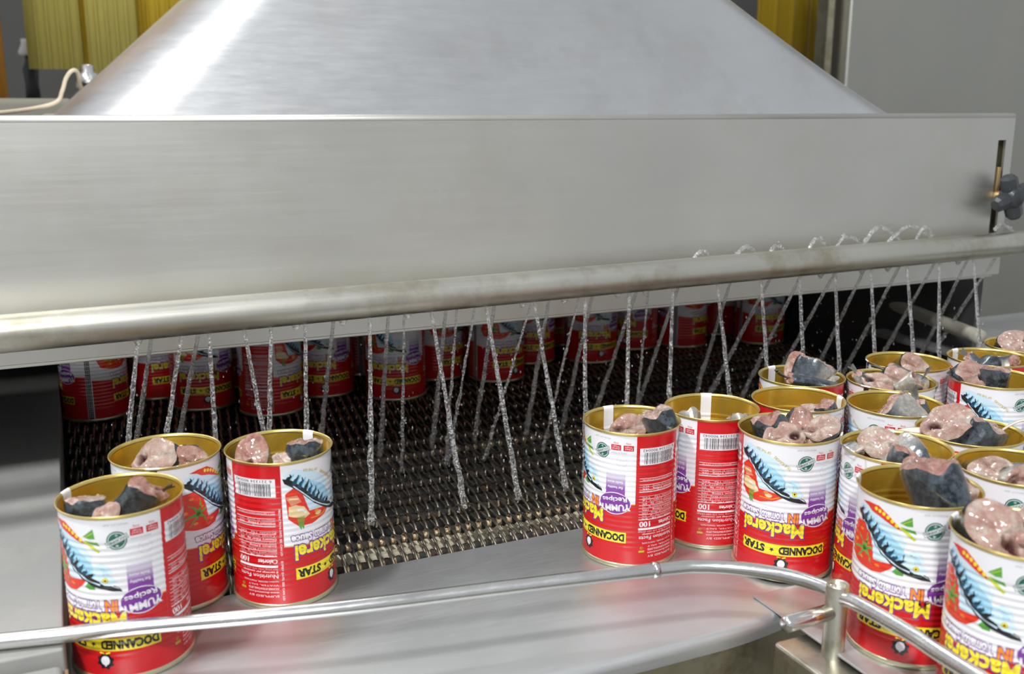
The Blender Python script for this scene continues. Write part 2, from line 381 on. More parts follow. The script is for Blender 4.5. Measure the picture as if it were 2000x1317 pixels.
# ------------------------------------------------------------------ plates, ledge, guide rail
t = empty('transfer_plate', (0.2, 0.58, 0), label='flat brushed steel transfer plate in front of the belt', cat='plate')
mb = MB(); xs = [-0.0225 + (0.52+0.0225)*i/60 for i in range(61)]
def front_y(x): return 0.482 + max(0, 0.30-x)**2*0.12 + min(0.03, max(0, x-0.36)**2*1.6)
prof = [(0.672, -0.006), (0.672, -0.0006), (0.6705, 0.0)]
V = []; F = []
for x in xs:
    fy = front_y(x); ring = [(x, 0.671, -0.008), (x, 0.671, -0.0006), (x, 0.670, 0.0), (x, 0.58, 0.0)]
    ring += [(x, fy+0.006-0.006*sin(a), -0.006+0.006*cos(a)) for a in (0, pi/8, pi/4, 3*pi/8, pi/2)] + [(x, fy, -0.012)]
    V += ring
m_ = 10
for i in range(60):
    for k in range(m_-1): F.append((i*m_+k, (i+1)*m_+k, (i+1)*m_+k+1, i*m_+k+1))
part(MB().add(V, F, True), 'sheet', M_PLATE, t)
V = []; F = []
for x in xs: V += [(x, front_y(x), -0.0118), (x, front_y(x)+0.004, -0.10)]
for i in range(60): F.append((2*i, 2*i+2, 2*i+3, 2*i+1))
part(MB().add(V, F, True), 'apron', M_GRIME, t)

o = MB().box(0.4175, 1.25, 0.16, 0.515, 0.0004, 0.0020, 0.0004)
V0 = o
o = o.build('collecting_plate', M_PLATE); tag(o, 'thin steel plate carrying the crowd of cans on the right', 'plate')
o = MB().box(0.5205, 1.25, 0.516, 0.671, 0.0, 0.0016).build('side_plate', M_PLATE); tag(o, 'steel plate under the rear right cans', 'plate')
DECK = 0.0020
t = empty('side_ledge', (-0.15, 0.9, 0.0), label='pale steel side ledge left of the cans', cat='ledge')
part(MB().box(-0.34, -0.0235, 0.574, 1.60, -0.06, 0.0345, 0.0015), 'cover', M_LEDGE, t)
t = empty('corner_block', (-0.15, 0.5, -0.05), label='pale steel block under the left end of the guide rail', cat='block')
part(MB().box(-0.34, -0.0245, 0.40, 0.570, -0.06, 0.028, 0.004), 'cover', M_LEDGE, t)
part(MB().box(-0.0238, -0.0222, 0.42, 0.569, -0.01, 0.024), 'rust_edge', M_RUST, t)

RZ = 0.040
t = empty('guide_rail', (0.2, 0.5, 0.0), label='bent round steel guide rail in front of the cans', cat='guide rail')
pts = [(-0.30, 0.640), (-0.056, 0.587), (0.009, 0.574), (0.126, 0.5465), (0.237, 0.528), (0.338, 0.510), (0.362, 0.5035), (0.383, 0.4915), (0.400, 0.4765), (0.411, 0.4625), (0.417, 0.449), (0.4195, 0.440)]
def smooth_path(P, n=8):
    P = [Vector(p) for p in P]; out = []
    for i in range(len(P)-1):
        a, b, c, d = P[max(i-1, 0)], P[i], P[i+1], P[min(i+2, len(P)-1)]
        for k in range(n):
            u = k/n
            out.append(0.5*((2*b) + (c-a)*u + (2*a-5*b+4*c-d)*u*u + (3*b-a-3*c+d)*u**3))
    return out + [P[-1]]
part(MB().tube(smooth_path([(x, y, RZ) for x, y in pts]), 0.0047, 16), 'long_rod', M_RAIL, t)
part(MB().tube([(0.331, 0.5112, RZ), (0.335, 0.5105, RZ)], 0.0054, 16), 'weld_collar', M_RAIL, t)
part(MB().tube(smooth_path([(0.4195, 0.436, RZ-0.002), (0.4215, 0.42, RZ), (0.4235, 0.38, RZ), (0.422, 0.335, RZ), (0.421, 0.12, RZ)]), 0.0049, 16), 'short_rod', M_RAIL, t)
mb = MB(); pc = (0.4195, 0.4365, 0)
mb.lathe([(0.0070, -0.045), (0.0070, 0.0462), (0.0066, 0.0468), (0.0058, 0.0462), (0.0058, 0.02), (0.0, 0.02)], 28, pc)
part(mb, 'post', M_POST, t)
part(MB().tube([(0.4150, 0.4365, 0.0285), (0.395, 0.4355, 0.0288), (0.3795, 0.4345, 0.029), (0.3775, 0.4344, 0.029), (0.3765, 0.4344, 0.029)], [0.0052, 0.0052, 0.0052, 0.0045, 0.002], 16), 'stub', M_RAIL, t)
# clamp block with bolts below the post
t = empty('clamp_block', (0.41, 0.43, -0.04), label='grimy square steel clamp block under the rail post', cat='clamp')
part(MB().box(0.3965, 0.4420, 0.34, 0.4660, -0.060, -0.003, 0.003), 'body', M_POST, t)
for bx, by in ((0.3925, 0.4215), (0.3945, 0.4000)):
    mb = MB(); mb.lathe([(0.0, -0.006), (0.0075, -0.006), (0.0075, 0.001), (0.006, 0.003), (0.0, 0.003)], 6, (0, 0, 0), smooth=False)
    mb.V = [(bx - z, by + x, -0.036 + y) for x, y, z in mb.V]
    part(mb, 'bolt', M_POST, t)

# right hand chute bar inside the tunnel mouth
o = MB().tube(smooth_path([(1.030, 1.085, 0.082), (0.995, 0.95, 0.080), (0.955, 0.80, 0.078)]), 0.0085, 14).build('chute_bar', plain('pale_bar', (0.50, 0.48, 0.40), 0.35)); tag(o, 'thick pale guide bar slanting across the right tunnel mouth', 'bar')
o = MB().box(0.965, 1.30, 0.80, 0.99, 0.042, 0.047, 0.001).build('outfeed_plate', M_PLATE); tag(o, 'grey steel shelf just right of the tunnel mouth', 'plate')

# ------------------------------------------------------------------ cans
CH = 0.1061; RB = 0.0358; RR = 0.03725; NT = 72
DEG = RB*1000*pi/180.0      # mm per degree
Z_ROWS = [0.0, 0.6, 1.2, 1.8, 2.6, 3.4, 4.2] + [5+i for i in range(98)] + [103.2, 103.8, 104.4]
def r_body(z):   # z in mm; ribbed wall
    r = RB*1000
    if 14 < z < 92:
        env = min(1, (z-14)/4, (92-z)/4); r += 0.56*env*(cos(2*pi*(z-14)/4.0)-1)*0.5
    return r
def r_at(z):
    for i in range(len(Z_ROWS)-1):
        if Z_ROWS[i] <= z <= Z_ROWS[i+1]:
            f = (z-Z_ROWS[i])/(Z_ROWS[i+1]-Z_ROWS[i]); return r_body(Z_ROWS[i])*(1-f)+r_body(Z_ROWS[i+1])*f
    return r_body(z)
HALF = pi/NT
def wrap(a_mm, z, lift):
    th = a_mm/(RB*1000); d = (th % (2*HALF)) - HALF
    r = (r_at(z)*cos(HALF)/cos(d) + lift)/1000
    return (r*sin(th), -r*cos(th), z/1000)

# ---- printed label: flat shapes in (arc mm, height mm), wrapped round the wall
class Print:
    def __init__(s): s.items = []      # (verts2d, faces, material, layer)
    def poly(s, P, mat, layer, th0=0, close=True):
        P = [((th0+a)*DEG, z) for a, z in P]; s.items.append((P, [tuple(range(len(P)))], mat, layer)); return s
    def rect(s, a0, a1, z0, z1, mat, layer, th0=0): return s.poly([(a0, z0), (a1, z0), (a1, z1), (a0, z1)], mat, layer, th0)
    def ellipse(s, a, z, ra, rz, mat, layer, th0=0, n=28): return s.poly([(a+ra*cos(2*pi*i/n), z+rz*sin(2*pi*i/n)) for i in range(n)], mat, layer, th0)
    def stroke(s, P, w, mat, layer, th0=0, taper=False):
        n = len(P); A = []; B = []
        for i, (a, z) in enumerate(P):
            p0 = P[max(i-1, 0)]; p1 = P[min(i+1, n-1)]; dx = (p1[0]-p0[0])*DEG; dz = p1[1]-p0[1]; L = sqrt(dx*dx+dz*dz) or 1
            ww = w*(1-0.85*i/(n-1)) if taper else w
            A.append((a - dz/L*ww/2/DEG, z + dx/L*ww/2)); B.append((a + dz/L*ww/2/DEG, z - dx/L*ww/2))
        return s.poly(A + B[::-1], mat, layer, th0)
    def text(s, st, a0, a1, z0, z1, mat, layer, th0=0, bold=0.0, rot=0.0, grow=0.0, keep=False, shear=0.0):
        """text upside down (the can stands inverted) filling the box; rot turns it about the box centre"""
        V, F, bb = glyphs(st, bold + grow, shear); _, _, b0 = glyphs(st, bold, shear)
        w = (a1-a0)*DEG; h = z1-z0; sx = w/(b0[1]-b0[0]); sy = h/(b0[3]-b0[2])
        if keep: sx = sy = min(sx, sy)
        cx = (b0[0]+b0[1])/2; cy = (b0[2]+b0[3])/2; ac = (th0+(a0+a1)/2)*DEG; zc = (z0+z1)/2
        c_, s_ = cos(rot), sin(rot); P = []
        for x, y in V:
            u = -(x-cx)*sx; v = -(y-cy)*sy; P.append((ac + u*c_ - v*s_, zc + u*s_ + v*c_))
        s.items.append((P, F, mat, layer)); return s
    def build(s, name):
        mats = []; V = []; Fc = []; MI = []; NR = []
        for mat in dict.fromkeys(it[2] for it in s.items): mats.append(mat)
        for layer in sorted({it[3] for it in s.items}):
            bm = bmesh.new()
            for P, F, mat, ly in s.items:
                if ly != layer: continue
                vs_ = [bm.verts.new((a, z, 0)) for a, z in P]
                for f in F:
                    try:
                        fc = bm.faces.new([vs_[i] for i in f]); fc.material_index = mats.index(mat)
                    except ValueError: pass
            bmesh.ops.triangulate(bm, faces=[f for f in bm.faces if len(f.verts) > 4])
            bm.verts.ensure_lookup_table()
            if not bm.verts: bm.free(); continue
            a0 = min(v.co.x for v in bm.verts); a1 = max(v.co.x for v in bm.verts); z0 = min(v.co.y for v in bm.verts); z1 = max(v.co.y for v in bm.verts)
            st = 2*HALF*RB*1000
            for k in range(math.ceil(a0/st), math.floor(a1/st)+1):
                bmesh.ops.bisect_plane(bm, geom=bm.verts[:]+bm.edges[:]+bm.faces[:], dist=1e-6, plane_co=(k*st, 0, 0), plane_no=(1, 0, 0))
            for zz in Z_ROWS:
                if z0 < zz < z1: bmesh.ops.bisect_plane(bm, geom=bm.verts[:]+bm.edges[:]+bm.faces[:], dist=1e-6, plane_co=(0, zz, 0), plane_no=(0, 1, 0))
            bmesh.ops.triangulate(bm, faces=[f for f in bm.faces if len(f.verts) > 4])
            bm.verts.index_update(); off = len(V)
            for v in bm.verts:
                V.append(wrap(v.co.x, v.co.y, 0.03*layer))
                th = v.co.x/(RB*1000); e = 0.3; sl = (r_at(v.co.y+e)-r_at(v.co.y-e))/(2*e); nv = Vector((sin(th), -cos(th), -sl)).normalized(); NR.append(nv)
            for f in bm.faces:
                f.normal_update()
                idx = [v.index+off for v in f.verts]
                Fc.append(idx if f.normal.z > 0 else idx[::-1]); MI.append(f.material_index)
            bm.free()
        # (a, z) has a right-handed order seen from outside: a to the right, z up
        me = mesh(name, V, Fc, mats, True, MI); me.normals_split_custom_set_from_vertices(NR)
        return me

_gl = {}
def glyphs(st, off, shear=0.0):
    key = (st, round(off, 4), shear)
    if key in _gl: return _gl[key]
    cu = bpy.data.curves.new('lettering', 'FONT'); cu.body = st; cu.offset = off; cu.fill_mode = 'BOTH'; cu.resolution_u = 2; cu.shear = shear
    ob = bpy.data.objects.new('lettering', cu); COL.objects.link(ob)
    dg = bpy.context.evaluated_depsgraph_get(); me = ob.evaluated_get(dg).to_mesh()
    V = [(v.co.x, v.co.y) for v in me.vertices]; F = [tuple(p.vertices) for p in me.polygons]
    bpy.data.objects.remove(ob); bpy.data.curves.remove(cu)
    xs_ = [v[0] for v in V]; ys_ = [v[1] for v in V]
    _gl[key] = (V, F, (min(xs_), max(xs_), min(ys_), max(ys_))); return _gl[key]

TM, PM0, PM1, DM = 0.0, 63.5, 125.0, 187.0     # main face centres and the red facts panel (degrees)
def wavez(a): return 43.5 + 0.0016*(a+14)**2*(1 if a > -14 else 0.35)
# red ground
G = Print()
for c in (TM, DM):
    lo, hi = (-86.0, 63.5) if c == TM else (-62.0, 76.0)
    n = 30; top = [(lo+(hi-lo)*i/n, min(wavez(lo+(hi-lo)*i/n), 50.5)) for i in range(n+1)]
    for i in range(n):
        (a, z), (b, z2) = top[i], top[i+1]; G.poly([(a, 3.2), (b, 3.2), (b, z2), (a, z)], M_RED, 1, c)
        G.poly([(a, z), (b, z2), (b, z2+0.7), (a, z+0.7)], M_ORG, 1, c)
for i in range(6):
    a = PM0 + (PM1-PM0)*i/6; b = PM0+(PM1-PM0)*(i+1)/6; G.rect(a, b, 3.2, 103.6, M_RED, 2)
LAB_GROUND = None

FISH = dict(
 contour=[(-60.3, 94.3), (-52.2, 93.3), (-39.4, 86.8), (-27.9, 79.3), (-16.3, 73.6), (-6.4, 70.0), (2.2, 68.1), (9.4, 65.2), (19.0, 63.8), (24.6, 60.4), (16.1, 60.9), (5.1, 62.4), (-4.3, 64.4), (-14.1, 68.1), (-24.5, 72.4), (-35.4, 79.0), (-46.0, 85.5), (-58.6, 90.9)],
 blue=[(-59.2, 94.5), (-49.4, 92.3), (-37.8, 90.8), (-24.4, 88.3), (-14.2, 85.5), (-5.9, 81.1), (-0.1, 76.3), (-1.8, 69.9), (-8.0, 70.4), (-16.3, 73.6), (-27.9, 79.3), (-39.4, 86.8), (-52.2, 92.8)],
 splash=[(-2.3, 75.1), (6.5, 78.8), (14.4, 76.9), (18.0, 72.7), (10.3, 71.6), (4.7, 66.1), (-1.7, 68.8)],
 head=[(4.7, 66.1), (10.3, 71.6), (16.7, 70.6), (21.2, 66.4), (24.5, 61.2), (15.8, 64.3), (9.5, 64.7)],
 sea=[(-58.9, 96.7), (-47.9, 100.0), (-30.8, 97.8), (-13.2, 91.9), (0.1, 82.7), (-2.6, 78.3), (-14.2, 68.6), (-31.2, 67.0), (-40.6, 79.1), (-54.2, 87.0)])
def fish_print(c, da=0.0, dz=0.0):
    p = Print(); th = c + da
    def sh(k): return [(a, z+dz) for a, z in FISH[k]]
    p.poly(sh('sea'), M_SEA, 2, th); p.poly(sh('blue'), M_MID, 4, th); p.poly(sh('splash'), M_SEA, 4, th)
    for k in range(3): p.stroke([(0+4*k, 76.5+dz-0.3*k), (6+3*k, 76+dz-k), (9+2.4*k, 73+dz-k), (9+2.2*k, 70.5+dz)], 0.5, M_MID, 5, th)
    p.poly(sh('contour'), M_BLK, 5, th); p.poly(sh('head'), M_SEA, 6, th)
    path = [(-54, 92.6), (-46, 89.5), (-39.4, 85.9), (-33, 82.2), (-27.9, 78.9), (-22, 76), (-16.3, 73.2), (-11, 71.2), (-5, 69.6)]
    for i in range(10):
        f = i/9*(len(path)-1.001); j = int(f); u = f-j; a = path[j][0]*(1-u)+path[j+1][0]*u; z = path[j][1]*(1-u)+path[j+1][1]*u + dz
        L = 2.6 + 5.0*sin(pi*min(1, (i+1.2)/9.5))
        p.stroke([(a-1.6, z-0.6), (a+0.4+0.5*(i % 2), z+L*0.4), (a+3.0, z+L*0.62), (a+2.0+2.5*(i % 2), z+L)], 3.4, M_NAVY if i % 3 else M_BLK, 6, th, True)
        p.stroke([(a+0.6, z+0.4), (a+2.6, z+L*0.45), (a+5.2, z+L*0.7), (a+6.4, z+L*0.95)], 2.6, M_BLU, 5, th, True)
    p.stroke([(-49, 88.3+dz), (-37, 81.3+dz), (-26, 74.6+dz), (-15, 70.0+dz), (-4, 66.6+dz), (5, 65.0+dz)], 0.75, M_SEA, 7, th)
    p.poly([(15.5, 65.3+dz), (21, 66.2+dz), (24.4, 61.0+dz), (20, 63.0+dz)], M_WHITE, 7, th)
    p.ellipse(10.3, 67.7+dz, 2.9, 1.75, M_OLV, 8, th, 16); p.ellipse(10.3, 67.7+dz, 2.2, 1.35, M_YEL, 9, th, 16); p.ellipse(10.3, 67.7+dz, 1.1, 0.75, M_BLK, 10, th, 12)
    p.stroke([(17.5, 64.6+dz), (21.5, 63.4+dz), (24.6, 60.4+dz)], 0.5, M_BLK, 9, th)
    return p
TOMF = (-3.0, -2.0)
FISHP = [fish_print(DM), fish_print(TM, *TOMF)]
# dish picture and tomato picture
pic = Print()
pic.poly([(-58.2, 82.9), (-48.7, 87.1), (-38.8, 81.6), (-31.3, 68.0), (-20.6, 67.7), (-4.5, 66.5), (-2.7, 64.0), (-13.4, 60.7), (-28.5, 58.4), (-45.0, 58.8), (-56.1, 64.9)], M_TOM, 3, DM)
pic.poly([(-55.1, 73.8), (-47.0, 74.5), (-37.7, 72.2), (-31.1, 65.9), (-36.8, 63.8), (-48.3, 65.6), (-55.6, 67.2)], M_CRM, 4, DM)
pic.poly([(-57.8, 80.8), (-45.5, 81.3), (-40.3, 75.9), (-52.3, 74.5)], M_PNK, 4, DM); pic.ellipse(-19, 64.6, 4.5, 1.6, M_CRM, 4, DM, 14); pic.ellipse(-22, 66.4, 3, 1.0, M_ORG, 4, DM, 12)
pic.stroke([(-46, 70.5), (-40, 70), (-35, 67.5)], 1.5, M_WHITE, 5, DM); pic.stroke([(-54, 79.3), (-44, 78.6)], 0.8, M_CRM, 5, DM)
pic.stroke([(-30, 62.5), (-15, 62.2), (-6, 64.3)], 0.8, M_ORG, 5, DM)
for k in range(6): pic.stroke([(-46+k*1.6, 65.5), (-45+k*1.2, 62), (-44+k*0.9, 58.0-(k % 3))], 0.55, M_GRN, 5, DM)
pic.poly([(-65.3, 84.0), (-50, 85.3), (-41.5, 81.0), (-37.3, 72.9), (-35, 64.3), (-26.1, 64.7), (-12.2, 65.9), (-15.7, 62.4), (-25, 58.0), (-36.3, 56.5), (-51.0, 57.0), (-70.0, 59.9), (-76, 68.5)], M_TOM, 3, TM)
for q in ((-73, 64.5), (-60, 76), (-45, 79.5), (-36.5, 71), (-38, 60.5), (-60, 60.0)): pic.stroke([(-48, 68.5), ((-48+q[0])/2+2, (68.5+q[1])/2+1), q], 2.4, M_GRN, 4, TM, True)
for q in ((-55, 80), (-63, 71), (-44, 73), (-52, 62), (-30, 61.5)): pic.ellipse(*q, 3.0, 1.0, M_ORG, 4, TM, 12)
pic.poly([(-14.2, 60.9), (-10.6, 63.9), (-3.3, 61.9), (-3.6, 59.6), (-10.0, 59.4)], M_GRN, 4, TM)
pic.poly([(-55.8, 98.5), (-45.1, 99.8), (-33.1, 99.9), (-23.4, 96.6), (-14.4, 92.1), (-8.8, 89.0), (-11.3, 88.6), (-19.7, 90.6), (-30.5, 93.3), (-41.2, 94.9), (-46.7, 97.1)], M_TOM, 4, TM)
for k, q in enumerate([(-36, 97.5), (-31.5, 96.8), (-27, 95.9), (-22.5, 94.5), (-18, 92.8), (-13.5, 90.9)]): pic.ellipse(*q, 1.9, 1.25, M_YEL, 5, TM, 8)
pic.poly([(-10.6, 93.2), (0.0, 98.2), (1.4, 92.2), (-4.1, 91.9)], M_GRN, 4, TM); pic.poly([(-9.0, 90.8), (3.6, 89.8), (5.2, 87.3), (-3.7, 88.9)], M_GRN, 4, TM)
pic.stroke([(-10, 90.2), (-3.6, 87.6), (4.4, 83.7)], 1.9, M_LGRN, 5, TM); pic.stroke([(-8, 93), (0, 96)], 0.4, M_LGRN, 5, TM)

# brand band, product name
band = Print()
name = Print(); side = Print()
for c in (TM, DM):
    band.rect(-50.5, 53.5, 19.8, 28.2, M_YEL, 4, c)
    band.text('DOCANNED', -3.5, 51.5, 20.9, 27.2, M_BLK, 5, c, bold=0.055); band.text('STAR', -49, -19.5, 20.9, 27.2, M_BLK, 5, c, bold=0.055)
    st = [(-11.5+ (3.2 if i % 2 == 0 else 1.3)*sin(pi*i/5), 24 - (2.0 if i % 2 == 0 else 0.85)*cos(pi*i/5)) for i in range(10)]
    band.poly(st, M_BLK, 5, c)
    band.ellipse(0, 13.4, 7.2, 4.6, M_BLK, 4, c, 20)
    for k in range(8): band.ellipse(7.2*cos(k*pi/4+0.3), 13.4+4.6*sin(k*pi/4+0.3), 1.5, 0.95, M_BLK, 5, c, 8)
    band.ellipse(0, 13.8, 4.3, 3.0, M_WHITE, 6, c, 20); band.ellipse(0, 10.6, 0.9, 0.6, M_WHITE, 6, c, 8)
    band.stroke([(-5, 19.0), (-1, 18.4)], 0.8, M_YEL, 5, c); band.stroke([(1, 18.4), (5, 19.0)], 0.8, M_YEL, 5, c)
    for (wd, a0, a1, z0, z1, col, ou, bo) in (('Mackerel', -50.5, 23.5, 34.2, 45.4, M_YEL, M_PUR, 0.035),
                                   ('Tomato', -26.5, 1.0, 45.6, 52.6, M_WHITE, M_PUR, 0.045), ('Sauce', -54.0, -29.0, 46.6, 52.6, M_WHITE, M_PUR, 0.045), ('IN', 4.6, 16.4, 45.8, 53.0, M_ORG, M_PUR, 0.05)):
        name.text(wd, a0, a1, z0, z1, ou, 5, c, bold=bo, grow=0.06); name.text(wd, a0, a1, z0, z1, col, 6, c, bold=bo)
    # side emblems
    side.rect(27.0, 51.0, 57.5, 76.5, M_BANNER, 3, c); side.text('Smile more', 29, 48, 66.6, 68.6, M_WHITE, 4, c, bold=0.01); side.text('Eat healthy', 29, 48, 62.4, 64.8, M_WHITE, 4, c, bold=0.01)
    side.ellipse(38.5, 50.8, 20.0, 8.6, M_WHITE, 4, c); side.ellipse(38.5, 50.8, 19.2, 8.1, M_PUR, 5, c)
    side.text('Recipes', 22.5, 53.5, 51.6, 56.6, M_WHITE, 6, c, bold=0.02, rot=0.10); side.text('YUMMY', 19.0, 58.0, 44.6, 50.0, M_WHITE, 6, c, bold=0.04, rot=0.10)
    side.ellipse(21.0, 90.6, 9.2, 5.8, M_DGRN, 3, c); side.ellipse(21.0, 90.6, 8.0, 5.0, M_WHITE, 4, c); side.ellipse(21.0, 90.6, 7.4, 4.6, M_DGRN, 5, c)
    rt = radians(24); w2, h2 = 10.8*DEG, 1.7
    bx = [(-w2, -h2), (w2, -h2), (w2, h2), (-w2, h2)]
    side.poly([(21.0+(x*cos(rt)-y*sin(rt))/DEG, 90.6+x*sin(rt)+y*cos(rt)) for x, y in bx], M_DGRN, 6, c)
    w2, h2 = 10.3*DEG, 1.4; bx = [(-w2, -h2), (w2, -h2), (w2, h2), (-w2, h2)]
    side.poly([(21.0+(x*cos(rt)-y*sin(rt))/DEG, 90.6+x*sin(rt)+y*cos(rt)) for x, y in bx], M_WHITE, 7, c)
    side.text('DOCANNED', 11.6, 30.4, 89.6, 91.6, M_DGRN, 8, c, bold=0.03, rot=rt)
    side.text('*', 19, 23, 86.3, 88.2, M_WHITE, 6, c, keep=True); side.text('*', 19, 23, 93.0, 94.8, M_WHITE, 6, c, keep=True)
    for a0, nm_, wt in ((33.0, 'Drained', '235g'), (48.0, 'Net', '425g')):
        side.rect(a0, a0+12.0, 92.4, 96.6, M_RED, 3, c); side.text(nm_, a0+1.5, a0+10.5, 92.9, 94.3, M_WHITE, 4, c); side.text('Weight', a0+1.5, a0+10.5, 94.6, 96.1, M_WHITE, 4, c); side.text(wt, a0+3, a0+9, 97.2, 98.8, M_RED, 3, c)
    side.text('MADE IN CHINA', 33, 52, 89.8, 91.0, M_GREY, 3, c); side.text('PROD/LOT: EXP', 10, 32, 100.0, 101.2, M_GREY, 3, c)
    side.ellipse(46, 83.6, 6.5, 4.2, M_HAZE, 3, c); side.ellipse(46, 83.6, 6.1, 3.9, M_WHITE, 4, c); side.text('HALAL', 42, 50, 82.8, 84.4, M_HAZE, 5, c)
side.text('TRUE FLAVORS', -16.5, 6.5, 89.0, 91.2, M_OLV, 3, DM, bold=0.012, rot=radians(-35)); side.text('OF THE SEA', -37.5, -18.5, 96.2, 98.2, M_OLV, 3, DM, bold=0.012, rot=radians(-10))
# facts panel
fp = Print(); a0, a1 = PM0+4.5, PM1-8.0; aw = a1-a0
bar = Print(); bar.rect(PM0+4, PM1-6, 81.5, 94.6, M_WHITE, 3)
random.seed(3); x = PM0+9.5
while x < PM1-11.5:
    w = random.choice((0.35, 0.5, 0.8, 1.1)); bar.rect(x, x+w, 82.3, 91.2, M_BLK, 4); x += w + random.choice((0.5, 0.7, 1.0))
bar.text('6 221334 900042', PM0+7.5, PM1-9.5, 91.9, 93.9, M_BLK, 4)
rows = [(71.0, 'Not a significant source of trans fat', 0.5), (68.9, '', 0.9), (66.2, 'Vitamin D 9mcg   45%', 0.5), (64.2, 'Calcium 210mg   15%', 0.5), (62.2, 'Iron 2mg   10%', 0.5), (60.2, '', 1.6), (57.2, 'Protein 12g   24%', 0.5),
        (54.8, 'Total Sugars 1g', 0.5), (52.4, 'Dietary Fiber 0g   0%', 0.5), (50.0, 'Total Carbohydrate 2g   1%', 0.5), (47.6, 'Sodium 230mg   10%', 0.5), (45.2, 'Cholesterol 35mg   12%', 0.5), (42.8, 'Saturated Fat 1g   5%', 0.5), (40.4, 'Total Fat 5g   6%', 0.5), (38.6, '', 0.8)]
for z, s_, lw in rows:
    fp.rect(a0, a1, z, z+lw*0.55, M_WHITE, 3)
    if s_: fp.text(s_, a0+0.08*aw, a1, z-1.75, z-0.35, M_WHITE, 3)
fp.text('Calories', a0+0.55*aw, a1, 33.4, 36.6, M_WHITE, 3, bold=0.02); fp.text('100', a0+1, a0+0.30*aw, 32.8, 37.4, M_WHITE, 3, bold=0.03); fp.rect(a0, a1, 30.6, 32.0, M_WHITE, 3)
fp.text('Serving size 1/2 can (55g)', a0, a1, 28.4, 30.0, M_WHITE, 3); fp.text('8 servings per container', a0+0.1*aw, a1, 26.4, 28.0, M_WHITE, 3)
fp.text('Nutrition Facts', a0+1, a1, 22.6, 25.6, M_WHITE, 3, bold=0.012)
for k, s_ in enumerate(('Ingredients: MACKEREL, TOMATO PASTE,', 'WATER, SALT', 'DOCANNED INTERNATIONAL LIMITED', 'www.docanned.com', 'SUPPLIED BY')):
    fp.text(s_, a0+(0.25 if k else 0.1)*aw, a1, 19.4-2.7*k, 20.9-2.7*k, M_WHITE, 3)
fp.stroke([(a0+1, 13.5), (a0+8, 13.5)], 1.6, M_OLV, 3); fp.text('GB', a0+2.5, a0+6.5, 15.2, 17.2, M_OLV, 3)
def vtext(p, st, ac, z0, z1, h):
    V, F, bb = glyphs(st, 0.01); sx = (z1-z0)/(bb[1]-bb[0]); sy = h/(bb[3]-bb[2]); P = []
    for x, y in V: P.append((ac*DEG + (y-bb[2])*sy, z1 - (x-bb[0])*sx))
    p.items.append((P, F, M_WHITE, 3))
vtext(fp, 'PRODUCTION DATE: SEE CAN LID', PM1-4.2, 39, 73, 1.4); vtext(fp, 'EXPIRY DATE: SEE CAN LID', PM1-4.2, 6, 35, 1.4)
# welded side seam on the outside
seam = Print(); SE = 268.0
seam.rect(SE-4.0, SE+4.0, 3.4, 103.6, M_BLK, 3)
for k in range(44):
    z = 5 + k*2.2
    seam.rect(SE-2.4, SE-0.6, z, z+1.2, M_WHITE, 4); seam.rect(SE+0.9, SE+2.5, z, z+1.2, M_WHITE, 4)
def split(p, nm, cuts):
    """one mesh per printed face / emblem: cut by the arc centre of each shape"""
    out = []
    for lo, hi, zl, zh in cuts:
        q = Print()
        for it in p.items:
            ac = sum(v[0] for v in it[0])/len(it[0])/DEG; zc = sum(v[1] for v in it[0])/len(it[0])
            if lo <= ac < hi and zl <= zc < zh: q.items.append(it)
        if q.items: out.append((nm, q.build(nm)))
    return out
FACES = [(-100, PM0, -9, 999), (PM1, 290, -9, 999)]
def sub(a, b, z0, z1): return [(TM+a, TM+b, z0, z1), (DM+a, DM+b, z0, z1)]
LABEL = split(G, 'red_ground', FACES) + split(G, 'facts_panel', [(PM0, PM1, -9, 999)])
for f_ in FISHP: LABEL += [('fish_picture', f_.build('fish_picture'))]
LABEL += split(pic, 'food_picture', [(TM-90, PM0, 0, 86), (PM1, 290, 0, 999)]) + split(pic, 'pepper_picture', [(TM-90, PM0, 86, 999)])
LABEL += split(band, 'brand_band', sub(-62, 63, 19.4, 40)) + split(band, 'round_dot', sub(-62, 63, 0, 19.4)) + split(name, 'product_lettering', sub(-62, 63, 0, 99))
LABEL += split(side, 'purple_badge', sub(15, 63.4, 40, 80)) + split(side, 'round_emblem', sub(11, 32, 85, 97)) + split(side, 'weight_tags', sub(32, 63, 89, 99.5)) + split(side, 'faint_mark', sub(40, 60, 80, 88)) + split(side, 'lot_line', sub(9, 33, 99.5, 103)) + split(side, 'slogan', [(DM-45, DM+10, 86, 99)])
LABEL += [('barcode', bar.build('barcode')), ('facts_lettering', fp.build('facts_lettering')), ('seam_stripe', seam.build('seam_stripe'))]

# can shell meshes
V = []; F = []
for z in Z_ROWS:
    for k in range(NT):
        a = 2*pi*k/NT; r = r_body(z)/1000; V.append((r*sin(a), -r*cos(a), z/1000))
for i in range(len(Z_ROWS)-1):
    for k in range(NT): F.append((i*NT+k, i*NT+(k+1) % NT, (i+1)*NT+(k+1) % NT, (i+1)*NT+k))
ME_WALL = mesh('wall', V, F, M_WHITE, True)
prof = [(0.0, 3.0)] + [(20, 3.0), (31, 2.6), (34, 2.8), (RB*1000-0.5, 4.5)] + [((r_body(z)-0.35), z) for z in range(6, 103)] + [(RB*1000-0.35, 103.5), (RB*1000-0.2, 104.6)]
mb = MB().lathe([(r/1000, z/1000) for r, z in prof], NT); ME_IN = mesh('lacquered_inside', mb.V, mb.F, M_GOLD, True)
rim = [(35.9, 103.6), (36.3, 104.6), (36.9, 105.2), (37.25, 105.6), (37.3, 105.9), (37.05, 106.2), (36.6, 106.15), (36.0, 105.6), (35.6, 104.6), (35.4, 103.6)]
